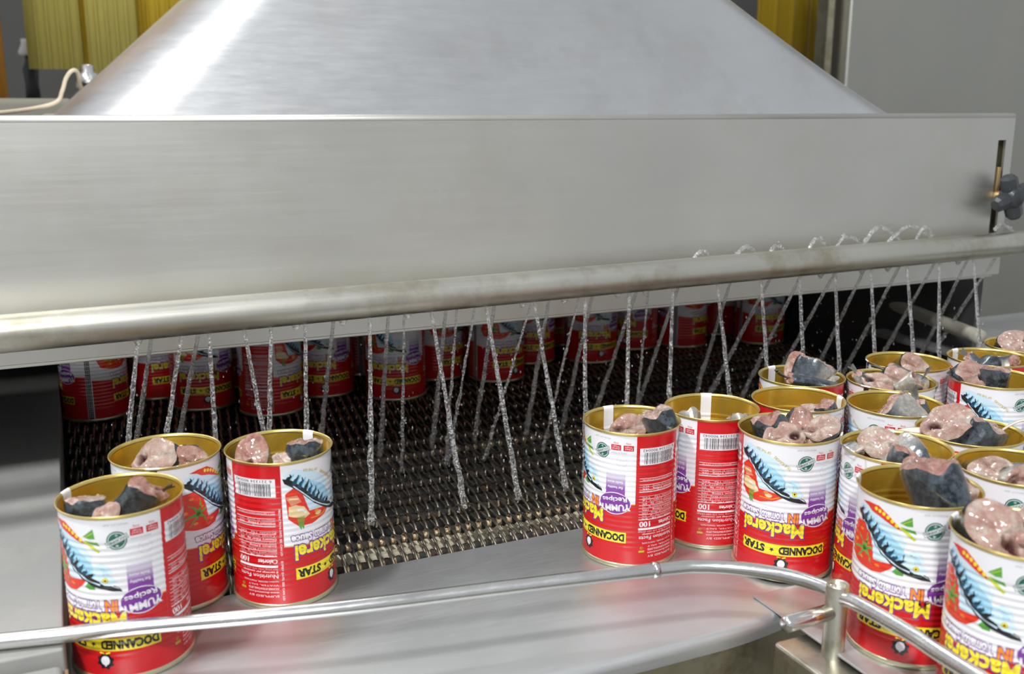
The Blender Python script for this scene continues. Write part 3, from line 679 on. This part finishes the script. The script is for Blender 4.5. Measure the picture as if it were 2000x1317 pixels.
mb = MB().lathe([(r/1000, z/1000) for r, z in rim], NT, close=True); ME_RIM = mesh('rim', mb.V, mb.F, M_GOLDR, True)
bs = [(35.2, 3.6), (36.3, 3.4), (36.75, 3.0), (36.8, 1.0), (36.5, 0.2), (35.9, 0.0), (34.9, 0.3), (34.4, 2.4), (0, 2.4)]
mb = MB().lathe([(r/1000, z/1000) for r, z in bs], NT); ME_BASE = mesh('base_seam', mb.V, mb.F, M_BASE, True)
V = []; F = []; st = [(r-0.0001*0, z) for r, z in [(35.2-0.15, 40+i*4) for i in range(16)]]
st = [(r_body(z)-0.35-0.12, z) for z in range(20, 103)] + [(35.35, 103.6), (35.5, 104.6), (35.9, 105.7), (36.6, 106.3), (37.1, 106.32), (37.42, 105.9), (37.35, 105.4)]
for r, z in st:
    for k in range(5):
        a = radians(SE-7.0 + 14.0*k/4); V.append((r/1000*sin(a), -r/1000*cos(a), z/1000))
for i in range(len(st)-1):
    for k in range(4): F.append((i*5+k, i*5+k+1, (i+1)*5+k+1, (i+1)*5+k))
ME_STRIPE = mesh('inner_stripe', V, F, M_WELD, True)

def can(x, y, phi, label, group, z=0.0):
    psi = atan2(-x, y) + radians(phi)
    root = empty('food_can', (x, y, z), psi, label, 'can', group)
    wall = link('wall', ME_WALL, root)
    link('lacquered_inside', ME_IN, root); link('rim', ME_RIM, root); link('base_seam', ME_BASE, root); link('inner_stripe', ME_STRIPE, root)
    for nm_, me in LABEL: link(nm_, me, wall)
    return root

GF, GC, GI = 'open cans on the transfer plate', 'open cans crowded on the right', 'cans inside the tunnel'
CANS = {
 'R': (0.0153, 0.6197, -28, 'open can nearest the side ledge at the lower left, partly behind the rail', GF, 0),
 'S': (0.0484, 0.6923, 78, 'open can at the back of the three left cans, half hidden behind the corner can', GF, 0),
 'T': (0.1217, 0.6695, -125, 'open can with its barcode showing, rightmost of the three left cans', GF, 0),
 'P': (0.3792, 0.6215, -56.5, 'open can standing alone at the left edge of the right hand crowd', GF, 0),
 'Q': (0.4541, 0.6238, -80, 'open can with red facts panel in front, second in the right hand crowd', GF, 0),
 'J': (0.4710, 0.5507, 173, 'open can with full fish picture and yellow band, just behind the rail bend', GC, DECK),
 'G': (0.5276, 0.6087, -153, 'open can with white stripe at its right rim, behind the rail bend can', GC, 0.0016),
 'A': (0.5780, 0.6647, -40, 'open can with a pointed silver fish piece, rear left of the crowd', GC, 0.0016),
 'B': (0.6400, 0.6225, 60, 'open can overflowing with fins and a hanging belly flap in the rear crowd', GC, 0.0016),
 'C': (0.7019, 0.6648, 20, 'open can with one low pink piece, just below the rear water jets', GC, 0.0016),
 'D': (0.7848, 0.6457, -30, 'open can with a thin tail sticking up, rear row by the right picture edge', GC, 0.0016),
 'E': (0.8586, 0.6666, -60, 'farthest open can of the crowd, cut off by the right picture edge', GC, 0.0016),
 'F': (0.7271, 0.5913, -168, 'open can with barcode corner and fish picture, right edge of the second row', GC, 0.0016),
 'H': (0.5898, 0.5668, 130, 'open can with white fish belly and a small tail fin, centre of the crowd', GC, 0.0016),
 'I': (0.5863, 0.4919, 25, 'open can with two upright fish pieces far apart, centre right of the crowd', GC, DECK),
 'K': (0.5115, 0.4875, -77, 'open can with white stripe at its back rim, behind the big front can', GC, DECK),
 'L': (0.5526, 0.4249, 155, 'open can of flat pink fish, cut by the right picture edge midway', GC, DECK),
 'M': (0.4688, 0.4258, -3, 'big front can with a large blue backed fish piece, beside the short rail', GC, DECK),
 'N': (0.4664, 0.3500, -12, 'nearest can at the lower right corner, cut off by the picture edge', GC, DECK),
}
CAN_OBJ = {k: can(*v) for k, v in CANS.items()}
YC = 0.036
TUN = [(0.013, 1.1408+YC, 82, 'can with a dotted black seam stripe, leftmost inside the tunnel'), (0.085, 1.200+YC, 40, 'second can from the left inside the tunnel, set back behind its neighbours'),
 (0.1290, 1.1327+YC, 180, 'third can from the left inside the tunnel, band and food picture to the front'), (0.1976, 1.0782+YC, -120, 'can with red facts panel inside the tunnel, left of centre'),
 (0.2711, 1.1274+YC, 0, 'fifth can from the left inside the tunnel, seen between two water jets'), (0.3472, 1.0789+YC, 0, 'clearest can inside the tunnel with whole yellow band, purple oval and white dot'),
 (0.4217, 1.1425+YC, 62, 'narrowly seen can right of the clearest can inside the tunnel'), (0.4898, 1.1029+YC, 43, 'can inside the tunnel with a tomato picture, middle of the row'),
 (0.5667, 1.1681+YC, 28, 'can set back right of the tomato picture can inside the tunnel'), (0.6468, 1.1375+YC, 24, 'can inside the tunnel crossed by two water jets, above the lone right can'),
 (0.7394, 1.1803+YC, -17, 'can inside the tunnel with the start of its yellow band, right of centre'), (0.8126, 1.1629+YC, 77, 'can with a dotted seam glint, second from the right inside the tunnel'),
 (0.9080, 1.2113+YC, 100, 'dark can half hidden behind the rightmost tunnel can'), (0.9290, 1.1369+YC-0.005, 42, 'rightmost can inside the tunnel'),
 (0.335, 1.245, 100, 'dark can in the second tunnel row behind the clearest can'), (0.462, 1.262, -60, 'dark can in the second tunnel row left of the tomato picture can'), (0.640, 1.285, 150, 'dark can in the second tunnel row near the middle'),
 (0.545, 1.300, 60, 'dark can farthest back in the middle of the tunnel'), (0.715, 1.275, 120, 'dark can in the second tunnel row right of the middle'), (0.800, 1.300, -100, 'dark can in the second tunnel row near the right'), (0.175, 1.250, 30, 'dark can in the second tunnel row on the left'), (0.248, 1.290, -90, 'dark can in the second tunnel row behind the fifth can')]
for x, y, ph, lb in TUN: can(x, y, ph, lb, GI)

# ------------------------------------------------------------------ fish pieces
ER = Vector((cos(YAW), -sin(YAW), 0)); EA = Vector((sin(YAW), cos(YAW), 0)); EZ = Vector((0, 0, 1))
def make_chunk(seed, rx, ry, L, cav, M, scale, wall):
    """piece of round fish, axis -z from its cut face at the origin, dorsal side +x; pressed against the can wall by wall()"""
    n = 40; m = 12; V = []; F = []; D = []
    for i in range(m+1):
        f = i/m; tp = 1.0 - 0.16*f + 0.05*sin(f*3+seed)
        if i == 0: tp *= 0.95
        for k in range(n):
            a = 2*pi*k/n; c, s_ = cos(a), sin(a); kk = 1.0 - 0.22*max(0, -c)
            w = 1 + 0.10*noise.noise((c*1.3+seed*3.1, s_*1.3, f*2.0)) + 0.03*noise.noise((c*4+seed, s_*4, f*6))
            edge = 0.0050*noise.noise((c*1.5+seed, s_*1.5, 5.0))*(1-f)**2
            V.append((rx*c*w*tp + 0.004*f*f, ry*s_*kk*w*tp, -L*f + edge)); D.append(min(1, max(0, 0.5+0.5*c + 0.12*noise.noise((c*3, s_*3+seed, f*3)))))
    for i in range(m):
        for k in range(n): F.append((i*n+k, (i+1)*n+k, (i+1)*n+(k+1) % n, i*n+(k+1) % n))
    FV = []; FF = []; B = []; q = 14
    for end in (0, 1):
        off = len(FV)
        for j in range(q+1):
            u = 1 - j/q
            for k in range(n):
                bx, by, bz = V[(m*n if end else 0)+k]
                x = bx*u + (0.004 if end else 0)*(1-u) - rx*0.1*(1-u); y = by*u
                wob = 0.55*noise.noise((x*190+seed, y*190, 7))
                d = sqrt(((x + rx*0.52)/(rx*0.36))**2 + ((y-ry*0.08*sin(seed))/(ry*0.30))**2) + wob
                hole = max(0, 1-d*(1.0+0.25*sin(seed*2.3)))*cav; slit = max(0, 1-abs(y+0.001*sin(x*300+seed))/(ry*0.09))*max(0, min(1, (x+rx*0.2)/(rx*0.8)))*0.5
                h = 0.0022*(1-u**4) + (0.0016*noise.noise((x*110+seed, y*110, 1)) + 0.0009*noise.noise((x*300, y*300+seed, 3)))*(1-u**8) + 0.0007*noise.noise((x*900, y*900+seed, 3)) - 0.0075*min(1, hole*1.5) - 0.0012*slit
                FV.append((x, y, bz*u + (-L if end else 0)*(1-u) + (-h if end else h))); B.append(min(1, max(0, hole*2.6-0.25) + 0.5*slit*cav + max(0, 0.30*noise.noise((x*150+2*seed, y*150, 9)))))
        for j in range(q):
            for k in range(n):
                f_ = (off+j*n+k, off+j*n+(k+1) % n, off+(j+1)*n+(k+1) % n, off+(j+1)*n+k); FF.append(f_ if not end else f_[::-1])
    sk = mesh('skin', [wall(M @ (Vector(v)*scale)) for v in V], F, M_SKIN, True); at = sk.attributes.new('dorsal', 'FLOAT', 'POINT'); at.data.foreach_set('value', D)
    hv = len(FV)//2; hf = len(FF)//2; ends = []
    for e in (0, 1):
        fl = mesh('cut_flesh', [wall(M @ (Vector(v)*scale)) for v in FV[e*hv:(e+1)*hv]], [tuple(i-e*hv for i in f) for f in FF[e*hf:(e+1)*hf]], M_FLESH, True)
        at = fl.attributes.new('blood', 'FLOAT', 'POINT'); at.data.foreach_set('value', B[e*hv:(e+1)*hv]); ends.append(fl)
    return sk, ends
KIND = {'a': (0.0185, 0.0135, 0.040, 1.0), 'b': (0.0150, 0.0120, 0.034, 0.5), 'c': (0.0210, 0.0150, 0.046, 0.9), 'd': (0.0120, 0.0095, 0.030, 0.3), 'e': (0.0170, 0.0110, 0.036, 1.0), 'f': (0.0070, 0.0050, 0.034, 0.0)}
def fin_mesh(seed, L=0.012, w=0.016):
    random.seed(seed); V = []; F = []; n = 9
    for k in range(n+1):
        a = (k/n-0.5)*0.75; l = L*(0.72+0.28*abs(k/n-0.5)*2)*(1-0.12*(k % 2))*(1+0.10*random.random()); nn = 4
        for j in range(nn+1):
            u = j/nn; V.append((l*u*sin(a)+0.002*(k/n-0.5), 0.0006*(1 if k % 2 else -1)*u + 0.003*u*u, l*u*cos(a)))
    for k in range(n):
        for j in range(4): F.append((k*5+j, k*5+j+1, (k+1)*5+j+1, (k+1)*5+j))
    nv = len(V); V2 = [(x, y+0.0005, z) for x, y, z in V]; F2 = [tuple(i+nv for i in f[::-1]) for f in F]
    return mesh('fin', V+V2, F+F2, M_FIN, True)
FIN = fin_mesh(1); FIN2 = fin_mesh(2, 0.016)
def flap_mesh():
    V = []; F = []; n = 10
    for i in range(n+1):
        f = i/n; w = 0.0032*(1-f)**0.6 + 0.0004; z = 0.012*sin(f*2.2) - 0.010*f*f
        for k in range(6):
            a = 2*pi*k/6; V.append((0.040*f, w*cos(a), z+0.0009*sin(a)))
    for i in range(n):
        for k in range(6): F.append((i*6+k, i*6+(k+1) % 6, (i+1)*6+(k+1) % 6, (i+1)*6+k))
    return mesh('flap', V, F, M_BONE, True)
FLAP = flap_mesh()

def chunk(ck, kind, rt, aw, z, dorsal, tilt, tdir, label, scale=1.0, fin=None, flap=None):
    """rt/aw: mm right / away from the can axis, z mm of the cut face; dorsal & tdir: degrees, 0 right, 90 away, -90 to camera"""
    cx, cy = CANS[ck][0], CANS[ck][1]; zb = CANS[ck][5]
    ax = (ER*cos(radians(tdir)) + EA*sin(radians(tdir)))*sin(radians(tilt)) + EZ*cos(radians(tilt))
    dv = ER*cos(radians(dorsal)) + EA*sin(radians(dorsal)); dv = (dv - ax*dv.dot(ax)).normalized(); yv = ax.cross(dv)
    M = Matrix((dv, yv, ax)).transposed().to_4x4()
    pos = Vector((cx, cy, zb + z/1000)) + ER*rt/1000 + EA*aw/1000; org = Vector((cx, cy, 0))
    root = empty('fish_piece', pos, label=label, cat='fish', group='mackerel pieces in the open cans')
    def wall(p):
        w = p + pos; d = w - org; d.z = 0; L = d.length; lim = 0.0345 + max(0, min(1, (w.z - zb - 0.103)/0.006))*0.006
        if L > lim: k = lim/L; w = Vector((org.x + d.x*k, org.y + d.y*k, w.z))
        if w.z < zb+0.005: w.z = zb+0.005
        return w - pos
    kd = KIND[kind]; global CSEED; CSEED += 1
    sk, fl = make_chunk(CSEED*1.37, *kd, M, scale, wall)
    link('skin', sk, root); link('cut_flesh', fl[0], root); link('cut_flesh', fl[1], root)
    if fin:
        fo = link('fin', FIN if fin[0] == 1 else FIN2, root); fo.matrix_local = M @ Matrix.Scale(scale, 4) @ (Matrix.Translation(fin[1:4]) @ Euler(fin[4:7]).to_matrix().to_4x4())
    if flap:
        fo = link('belly_flap', FLAP, root); fo.matrix_local = M @ Matrix.Scale(scale, 4) @ (Matrix.Translation(flap[:3]) @ Euler(flap[3:6]).to_matrix().to_4x4())
    return root
CSEED = 0
CK = [
 ('R', 'b', -20, -3, 103, -95, 14, 110, 'small blue backed fish piece at the left inside the corner can', 0.95), ('R', 'd', -4, -15, 99, 60, 40, -90, 'tiny pink fish scrap in the middle of the corner can', 0.8), ('R', 'c', 17, 3, 108, -140, 38, 10, 'fish piece with pale flesh up leaning on the right rim of the corner can', 0.75, (1, -0.012, 0.0, 0.0, 0.1, -0.5, 0.3)),
 ('S', 'c', -6, -6, 103, 5, 52, -115, 'large pink cut fish piece in the back left can', 0.95), ('S', 'b', 19, -6, 100, 150, 72, -70, 'flat pale fish piece at the right of the back left can', 0.95),
 ('T', 'a', -16, -11, 102, 95, 55, -85, 'round cut fish piece with dark red gut hole in the barcode can', 0.88), ('T', 'b', 18, 2, 107, -80, 16, 100, 'blue backed fish piece at the right of the barcode can', 1.1), ('T', 'd', 5, -10, 99, -30, 40, -100, 'small pink fish scrap beside the blue piece in the barcode can', 0.8),
 ('P', 'a', 17, -1, 111, -55, 24, 165, 'upright fish piece with blue grey side in the lone right can', 0.95), ('P', 'b', -3, -6, 100, 30, 68, -90, 'flat pink fish piece low in the lone right can', 0.95),
 ('Q', 'b', -20, -6, 101, 100, 35, 100, 'silver fish piece at the left rim of the facts panel can', 0.85), ('Q', 'b', 18, -13, 101, 80, 35, 100, 'silver fish piece at the front right of the facts panel can', 0.85),
 ('J', 'b', -15, 5, 111, -110, 20, 140, 'blue grey fish piece at the back left of the rail bend can', 1.15), ('J', 'a', -8, -15, 104, 175, 62, -100, 'reddish cut fish piece at the front of the rail bend can', 0.85), ('J', 'e', 11, 2, 106, 100, 55, -75, 'folded pink fish piece in the middle of the rail bend can', 0.95), ('J', 'b', 22, -5, 107, 5, 48, -130, 'glossy grey pink fish piece at the right of the rail bend can', 0.95),
 ('G', 'b', 15, -13, 104, -80, 25, 160, 'dark blue fish tip low in the white stripe can', 0.9), ('G', 'd', 3, -17, 100, 0, 55, -120, 'pink fish scrap beside the blue tip in the white stripe can', 0.85),
 ('A', 'c', 13, -2, 118, 175, 26, 25, 'tall silver fish piece pointing up from the rear left can', 0.85), ('A', 'e', -4, 5, 110, 60, 55, -120, 'pink fish piece lying at the back of the rear left can', 1.0), ('A', 'f', -14, -14, 107, -90, 80, 175, 'slim silver tail piece lying in front in the rear left can', 1.2, (1, 0, 0, 0, 0, 0, 0)), ('A', 'b', 24, -5, 106, 120, 60, 20, 'pink fish end hanging at the right rim of the rear left can', 0.7),
 ('B', 'e', -16, -11, 106, -60, 50, -120, 'grey round fish piece at the front left of the overflowing can', 0.9), ('B', 'e', 5, -7, 107, 120, 60, -90, 'red cut fish piece in the middle of the overflowing can', 0.95), ('B', 'd', 2, 10, 108, 60, 70, 170, 'pink fish strip at the back of the overflowing can', 1.1, (1, 0.004, 0, 0.002, 0.2, 0.5, 0)), ('B', 'b', 18, -12, 107, 0, 55, -20, 'silver fish end with spread tail fin in the overflowing can', 0.85, (2, 0, 0, 0.004, -0.3, 0.3, 0.8), (0.004, 0, 0.0, 0.3, 0.6, -0.4)), ('B', 'f', -28, 3, 110, 0, 35, 150, 'thin tail with fin at the left rim of the overflowing can', 0.9, (1, 0, 0, 0, 0, 0, 0.5)),
 ('C', 'e', 5, -10, 102, 100, 66, -100, 'pink cut fish piece low in the nearly empty can', 1.0),
 ('D', 'e', 0, -6, 101, -120, 60, 20, 'silver fish piece lying in the rear row can', 0.9), ('D', 'f', -19, 0, 106, 0, 50, 150, 'thin dark tail sticking up in the rear row can', 0.9, (1, 0, 0, 0, 0, 0, 0)), ('D', 'e', 20, -9, 100, 90, 70, -60, 'pale pink fish piece at the right of the rear row can', 0.85),
 ('E', 'c', -10, -5, 110, 160, 50, -110, 'large pink fish piece rising from the farthest can', 0.95),
 ('F', 'a', -21, -8, 110, 160, 48, -70, 'pink cut fish piece at the left of the right edge can', 0.95), ('F', 'a', -3, -2, 113, -90, 8, 90, 'dark blue fish piece standing in the right edge can', 1.0),
 ('H', 'a', -9, -8, 105, 170, 55, 165, 'white bellied fish piece in the centre can', 1.0), ('H', 'e', 4, -14, 103, 60, 55, -100, 'pink fish piece in the centre can', 0.85), ('H', 'f', 18, 1, 106, 0, 25, 140, 'small upright tail fin piece in the centre can', 0.9, (2, 0, 0, 0, 0.2, 0, 0.4)),
 ('I', 'c', -20, -7, 114, 15, 44, -125, 'tall pink cut fish piece at the left of the two piece can', 0.95, None, (-0.012, 0, -0.004, 0, 0.4, 2.6)), ('I', 'a', 10, -9, 111, -165, 28, 10, 'blue fish piece with flesh facing right in the two piece can', 0.95, None, (-0.01, 0, 0.0, 0.1, -0.6, 2.4)),
 ('K', 'c', -11, -3, 109, 130, 48, -120, 'big pink cut fish piece with white belly in the back stripe can', 0.9), ('K', 'b', 0, -14, 108, -90, 18, -20, 'dark blue fish slice in the front of the back stripe can', 0.8), ('K', 'e', 14, -8, 106, -20, 60, 10, 'silver and pink fish piece at the right of the back stripe can', 0.95), ('K', 'd', -29, -6, 106, 90, 80, 10, 'pale fish strip at the left rim of the back stripe can', 0.6, None, (0, 0, 0, 0.2, 0.5, 2.8)),
 ('L', 'e', -20, -11, 106, 170, 70, -110, 'flat pink fish piece at the left of the middle right edge can', 1.0), ('L', 'e', -2, -18, 104, 20, 70, -70, 'flat pink fish piece at the right of the middle right edge can', 1.0),
 ('M', 'c', 2, -4, 121, -75, 20, 140, 'large dark blue fish piece standing in the big front can', 1.08), ('M', 'b', 18, -14, 105, 60, 48, -80, 'pale pink fish end at the right rim of the big front can', 0.95),
 ('N', 'c', -16, -5, 109, 110, 50, -95, 'white bellied fish piece in the nearest corner can', 1.0), ('N', 'a', 2, -5, 112, 0, 40, -120, 'grey pink fish piece at the right of the nearest corner can', 1.0),
]
for c_ in CK: chunk(*c_)

# ------------------------------------------------------------------ water
NUM = ['first', 'second', 'third', 'fourth', 'fifth', 'sixth', 'seventh', 'eighth', 'ninth', 'tenth', 'eleventh', 'twelfth', 'thirteenth', 'fourteenth', 'fifteenth', 'sixteenth', 'seventeenth', 'eighteenth', 'nineteenth', 'twentieth', 'twenty-first', 'twenty-second']
SPRAY = []
def jet(name, A, B, r0, seed, label, group, sag=0.0, ragged=0.5):
    random.seed(seed); A = Vector(A); B = Vector(B); n = 150; k_ = 12; V = []; F = []
    t = (B-A).normalized(); u = t.orthogonal().normalized(); w = t.cross(u)
    for i in range(n+1):
        f = i/n; p = A.lerp(B, f)
        p = p + Vector((noise.noise((seed*7.1, f*8, 0)), noise.noise((seed*3.3, f*8, 4)), 0))*0.0016*f
        neck = 1 + 0.45*ragged*(0.3+f)*noise.noise((seed*1.7, f*14, 2))
        for k in range(k_):
            a = 2*pi*k/k_; am = ragged*(0.45 + 1.0*f)
            d = 1 + am*(0.55*noise.noise((cos(a)*1.1+seed*5, sin(a)*1.1, f*38)) + 0.55*noise.noise((cos(a)*2.3+seed*3, sin(a)*2.3, f*95)))
            r = max(0.0003, r0*(0.78+0.62*f)*neck*d); V.append(p + (u*cos(a)+w*sin(a))*r)
    for i in range(n):
        for k in range(k_): F.append((i*k_+k, i*k_+(k+1) % k_, (i+1)*k_+(k+1) % k_, (i+1)*k_+k))
    F.append(tuple(range(k_))[::-1]); F.append(tuple(n*k_+k for k in range(k_)))
    for i in range(14):
        f = random.uniform(0.2, 1.0); c = A.lerp(B, f) + Vector((random.gauss(0, 1), random.gauss(0, 1), random.gauss(0, 1)))*0.0026*(0.3+f)
        SPRAY.append((c, random.uniform(0.0003, 0.0008)))
    o = MB().add(V, F, True).build(name, M_WATER); tag(o, label, 'water', group); return o
JA = [(0.072, 0.17, 0.033), (0.092, 0.169, 0.089), (0.118, 0.169, 0.138), (0.139, 0.167, 0.124), (0.041, 0.168, 0.01), (0.166, 0.171, 0.157), (0.219, 0.171, 0.211), (0.272, 0.169, 0.295), (0.322, 0.169, 0.347), (0.368, 0.172, 0.395), (0.419, 0.172, 0.414), (0.465, 0.172, 0.457), (0.513, 0.172, 0.502), (0.563, 0.172, 0.585), (0.615, 0.176, 0.629), (0.663, 0.176, 0.672), (0.709, 0.176, 0.718), (0.757, 0.176, 0.767), (0.807, 0.177, 0.825), (0.854, 0.178, 0.854), (0.905, 0.178, 0.925)]
JB = [(0.051, 0.03), (0.085, 0.066), (0.19, 0.204), (0.236, 0.267), (0.287, 0.323), (0.332, 0.369), (0.385, 0.429), (0.429, 0.472), (0.476, 0.508), (0.522, 0.562), (0.582, 0.639), (0.631, 0.654), (0.669, 0.706), (0.714, 0.743), (0.753, 0.804), (0.802, 0.852), (0.853, 0.901), (0.902, 0.975), (0.947, 0.985)]
JC = [(0.296, 0.318), (0.367, 0.359), (0.414, 0.424), (0.487, 0.532), (0.313, 0.32), (0.249, 0.273)]
for i, (x0, zs, x1) in enumerate(sorted(JA)):
    pc_ = pipe_at(x0)
    jet('water_jet', (x0, pc_.y, pc_.z-PR_+0.001), (x1, 0.757, -0.004), 0.0018, 100+i, 'upright water jet falling from the spray pipe, %s of them from the left' % NUM[i], 'upright water jets')
for i, (x0, x1) in enumerate(sorted(JB)):
    pc_ = pipe_at(x0); jet('water_jet', (x0, pc_.y+0.004, pc_.z-PR_+0.0015), (x1, 0.918, -0.004), 0.0018, 200+i, 'slanting water jet spraying back into the tunnel, %s of them from the left' % NUM[i], 'slanting water jets', ragged=0.7)
for i, (x0, x1) in enumerate(sorted(JC)):
    pc_ = pipe_at(x0); jet('water_trickle', (x0, pc_.y+0.002, pc_.z-PR_+0.001), (x1, 0.866, -0.004), 0.0011, 300+i, 'thin broken trickle of water among the jets, %s of them from the left' % NUM[i], 'thin water trickles', ragged=1.3)
ARCS = [((0.5345, 0.1982), (0.5528, 0.2035), (0.5684, 0.1991)), ((0.5834, 0.1987), (0.6048, 0.205), (0.6231, 0.1984)), ((0.6261, 0.2003), (0.6409, 0.204), (0.657, 0.2001)), ((0.6731, 0.2002), (0.6913, 0.2085), (0.7132, 0.2)), ((0.7107, 0.2054), (0.7319, 0.2085), (0.7601, 0.2001)), ((0.7476, 0.2077), (0.773, 0.216), (0.8159, 0.2009)), ((0.7744, 0.2031), (0.8164, 0.215), (0.8608, 0.2008)), ((0.8175, 0.2057), (0.8378, 0.2129), (0.8560, 0.204)), ((0.9336, 0.2124), (0.9572, 0.209), (0.9866, 0.1978))]
for i, (a, b, c) in enumerate(ARCS):
    random.seed(500+i); mb = MB()
    pa = Vector((a[0], 0.779, a[1]-0.006)); pb = Vector((b[0], 0.786, b[1])); pc2 = Vector((c[0], 0.790, c[1]-0.008))
    P = smooth_path([pa, pa.lerp(pb, 0.5)+Vector((0, 0, 0.003)), pb, pb.lerp(pc2, 0.5)+Vector((0, 0, 0.003)), pc2], 9)
    mb.tube(P, [0.0017*(1+0.5*noise.noise((i*3.1, k*0.6, 1))) for k in range(len(P))], 8, jit=0.18)
    for k in range(14):
        SPRAY.append((random.choice(P)+Vector((random.gauss(0, 1), 0, random.gauss(0, 1)))*0.002, random.uniform(0.0004, 0.0009)))
    tag(mb.build('water_arc', M_WATER), 'curl of water spouting over the top of the spray pipe, %s from the left' % NUM[i], 'water', 'water curls over the pipe')
for i, x in enumerate((0.0408, 0.158, 0.1958, 0.2504, 0.3559, 0.3968, 0.4519, 0.4815, 0.6884, 0.743, 0.7781, 0.8796)):
    pc_ = pipe_at(x); mb = MB(); mb.lathe([(0.0, -0.0042), (0.0014, -0.0036), (0.0023, -0.0022), (0.0030, -0.0006), (0.0040, 0.0008), (0.0, 0.0008)], 12, (x, pc_.y-0.002, pc_.z-PR_))
    tag(mb.build('water_drop', M_WATER), 'water drop hanging under the spray pipe, %s from the left' % NUM[i], 'water drop', 'drops under the pipe')
random.seed(77); mb = MB()
for i in range(520):
    x = random.uniform(0.0, 0.98); y = random.uniform(0.755, 0.93); z = abs(random.gauss(0.02, 0.06))
    if z > 0.15: continue
    mb.ball((x, y, z), random.uniform(0.00025, 0.0007), 5, 4, random.uniform(1.0, 3.5))
for c, r in SPRAY: mb.ball(c, r, 6, 4, random.uniform(1, 2.4))
tag(mb.build('water_spray', M_WATER), 'fine spray of droplets between the jets over the belt', 'water', kind='stuff')

# ------------------------------------------------------------------ background
def pxy(px, py, y):      # point of the hall seen at that place of the photograph, at depth y
    u = (px-1000)/1938.6; v = -(py-658.5)/1938.6
    d = ER*u + EA*(cos(PITCH)+v*sin(PITCH)) + EZ*(-sin(PITCH)+v*cos(PITCH)); return Vector((0, 0, CAM_H)) + d*(y/d.y)
def strip(root, x0, x1, y, z0, z1, mat, bow=0.004, ribs=5):
    n = 40; V = []; F = []
    for z in (z0, z1):
        for i in range(n+1):
            f = i/n; V.append((x0+(x1-x0)*f, y - bow*sin(pi*f) - 0.0035*max(0, cos(2*pi*f*ribs))**4, z))
    for z in (z0, z1):
        for i in range(n+1): f = i/n; V.append((x0+(x1-x0)*f, y + 0.003, z))
    m = n+1
    for i in range(n):
        F += [(i, i+1, m+i+1, m+i), (2*m+i, 3*m+i, 3*m+i+1, 2*m+i+1), (i, 2*m+i, 2*m+i+1, i+1), (m+i, m+i+1, 3*m+i+1, 3*m+i)]
    F += [(0, m, 3*m, 2*m), (n, 2*m+n, 3*m+n, m+n)]
    return part(MB().add(V, F, True), 'strip', mat, root)
t = empty('strip_curtain', (0.1, 2.0, 0.9), label='yellow ribbed plastic strip curtain behind the hood at the upper left', cat='curtain')
strip(t, -0.034, 0.055, 2.00, 0.405, 1.3, M_PVC1); strip(t, 0.050, 0.072, 2.012, 0.41, 1.3, M_PVC2, 0.001, 2); strip(t, 0.066, 0.150, 1.995, 0.394, 1.3, M_PVC1); strip(t, 0.140, 0.178, 2.012, 0.40, 1.3, M_PVC2, 0.001, 2); strip(t, 0.170, 0.26, 2.00, 0.40, 1.3, M_PVC2)
t = empty('amber_curtain', (1.7, 2.0, 0.9), label='amber plastic strip curtain between hood and steel cabinet at the upper right', cat='curtain')
strip(t, 1.55, 1.70, 2.02, 0.30, 1.3, M_PVC2, 0.006, 3); strip(t, 1.69, 1.80, 2.00, 0.30, 1.3, M_PVC2, 0.006, 3)
t = empty('amber_post', (-0.2, 1.8, 0.33), label='brownish amber plastic strip hanging at the upper left picture edge', cat='curtain')
strip(t, -0.26, -0.064, 1.80, 0.345, 1.2, M_AMB, 0.004, 4)
t = empty('steel_cabinet', (1.9, 1.6, 0.0), label='large dull steel cabinet behind the machine on the right', cat='cabinet')
part(MB().box(1.362, 3.2, 1.5, 1.56, -0.9, 1.5, 0.006), 'body', M_CAB, t)
part(MB().box(1.335, 1.350, 1.53, 1.56, -0.9, 1.5), 'corner_post', M_GRIME, t)
# things on the far left
o = MB().box(-0.6, 0.03, 1.70, 2.6, -0.9, 0.352, 0.01).build('machine_bench', M_CONC); tag(o, 'dull grey machine bench top under the yellow curtain', 'bench')
o = MB().box(0.036, 0.5, 1.70, 2.6, -0.9, 0.368, 0.01).build('machine_casing', M_CONC); tag(o, 'grey machine casing right of the bench, under the curtain', 'casing')
mb = MB(); mb.lathe([(0.0, 0.0), (0.010, 0.0), (0.014, 0.004), (0.012, 0.03), (0.014, 0.06), (0.008, 0.075), (0.008, 0.085), (0.0, 0.085)], 20, (-0.035, 2.2, 0.352))
tag(mb.build('dark_bottle', M_BLACKP), 'dark bottle standing between the amber strip and the yellow curtain', 'bottle')
mb = MB(); mb.lathe([(0.0, 0.0), (0.016, 0.0), (0.018, 0.006), (0.011, 0.022), (0.011, 0.03), (0.0, 0.03)], 20, (-0.036, 2.2, 0.4375))
tag(mb.build('white_cup', M_WELD), 'white cup upside down on the dark bottle at the far left', 'cup')
mb = MB(); mb.lathe([(0.0, 0.0), (0.018, 0.0), (0.018, 0.02), (0.010, 0.024), (0.010, 0.034), (0.0, 0.036)], 20, (0.052, 1.72, 0.368))
tag(mb.build('pipe_fitting', M_RAIL), 'bright metal fitting beside the left slope of the hood', 'fitting')
P = [(-0.075, 1.40, 0.330), (-0.029, 1.48, 0.336), (0.003, 1.5, 0.345), (0.012, 1.5, 0.360), (0.018, 1.5, 0.376), (0.026, 1.5, 0.386), (0.033, 1.51, 0.385), (0.035, 1.53, 0.372), (0.04, 1.6, 0.35)]
tag(MB().tube(smooth_path(P), 0.0028, 8).build('cable', plain('beige_cable', (0.55, 0.47, 0.34), 0.5)), 'beige cable curling up beside the left foot of the hood', 'cable')
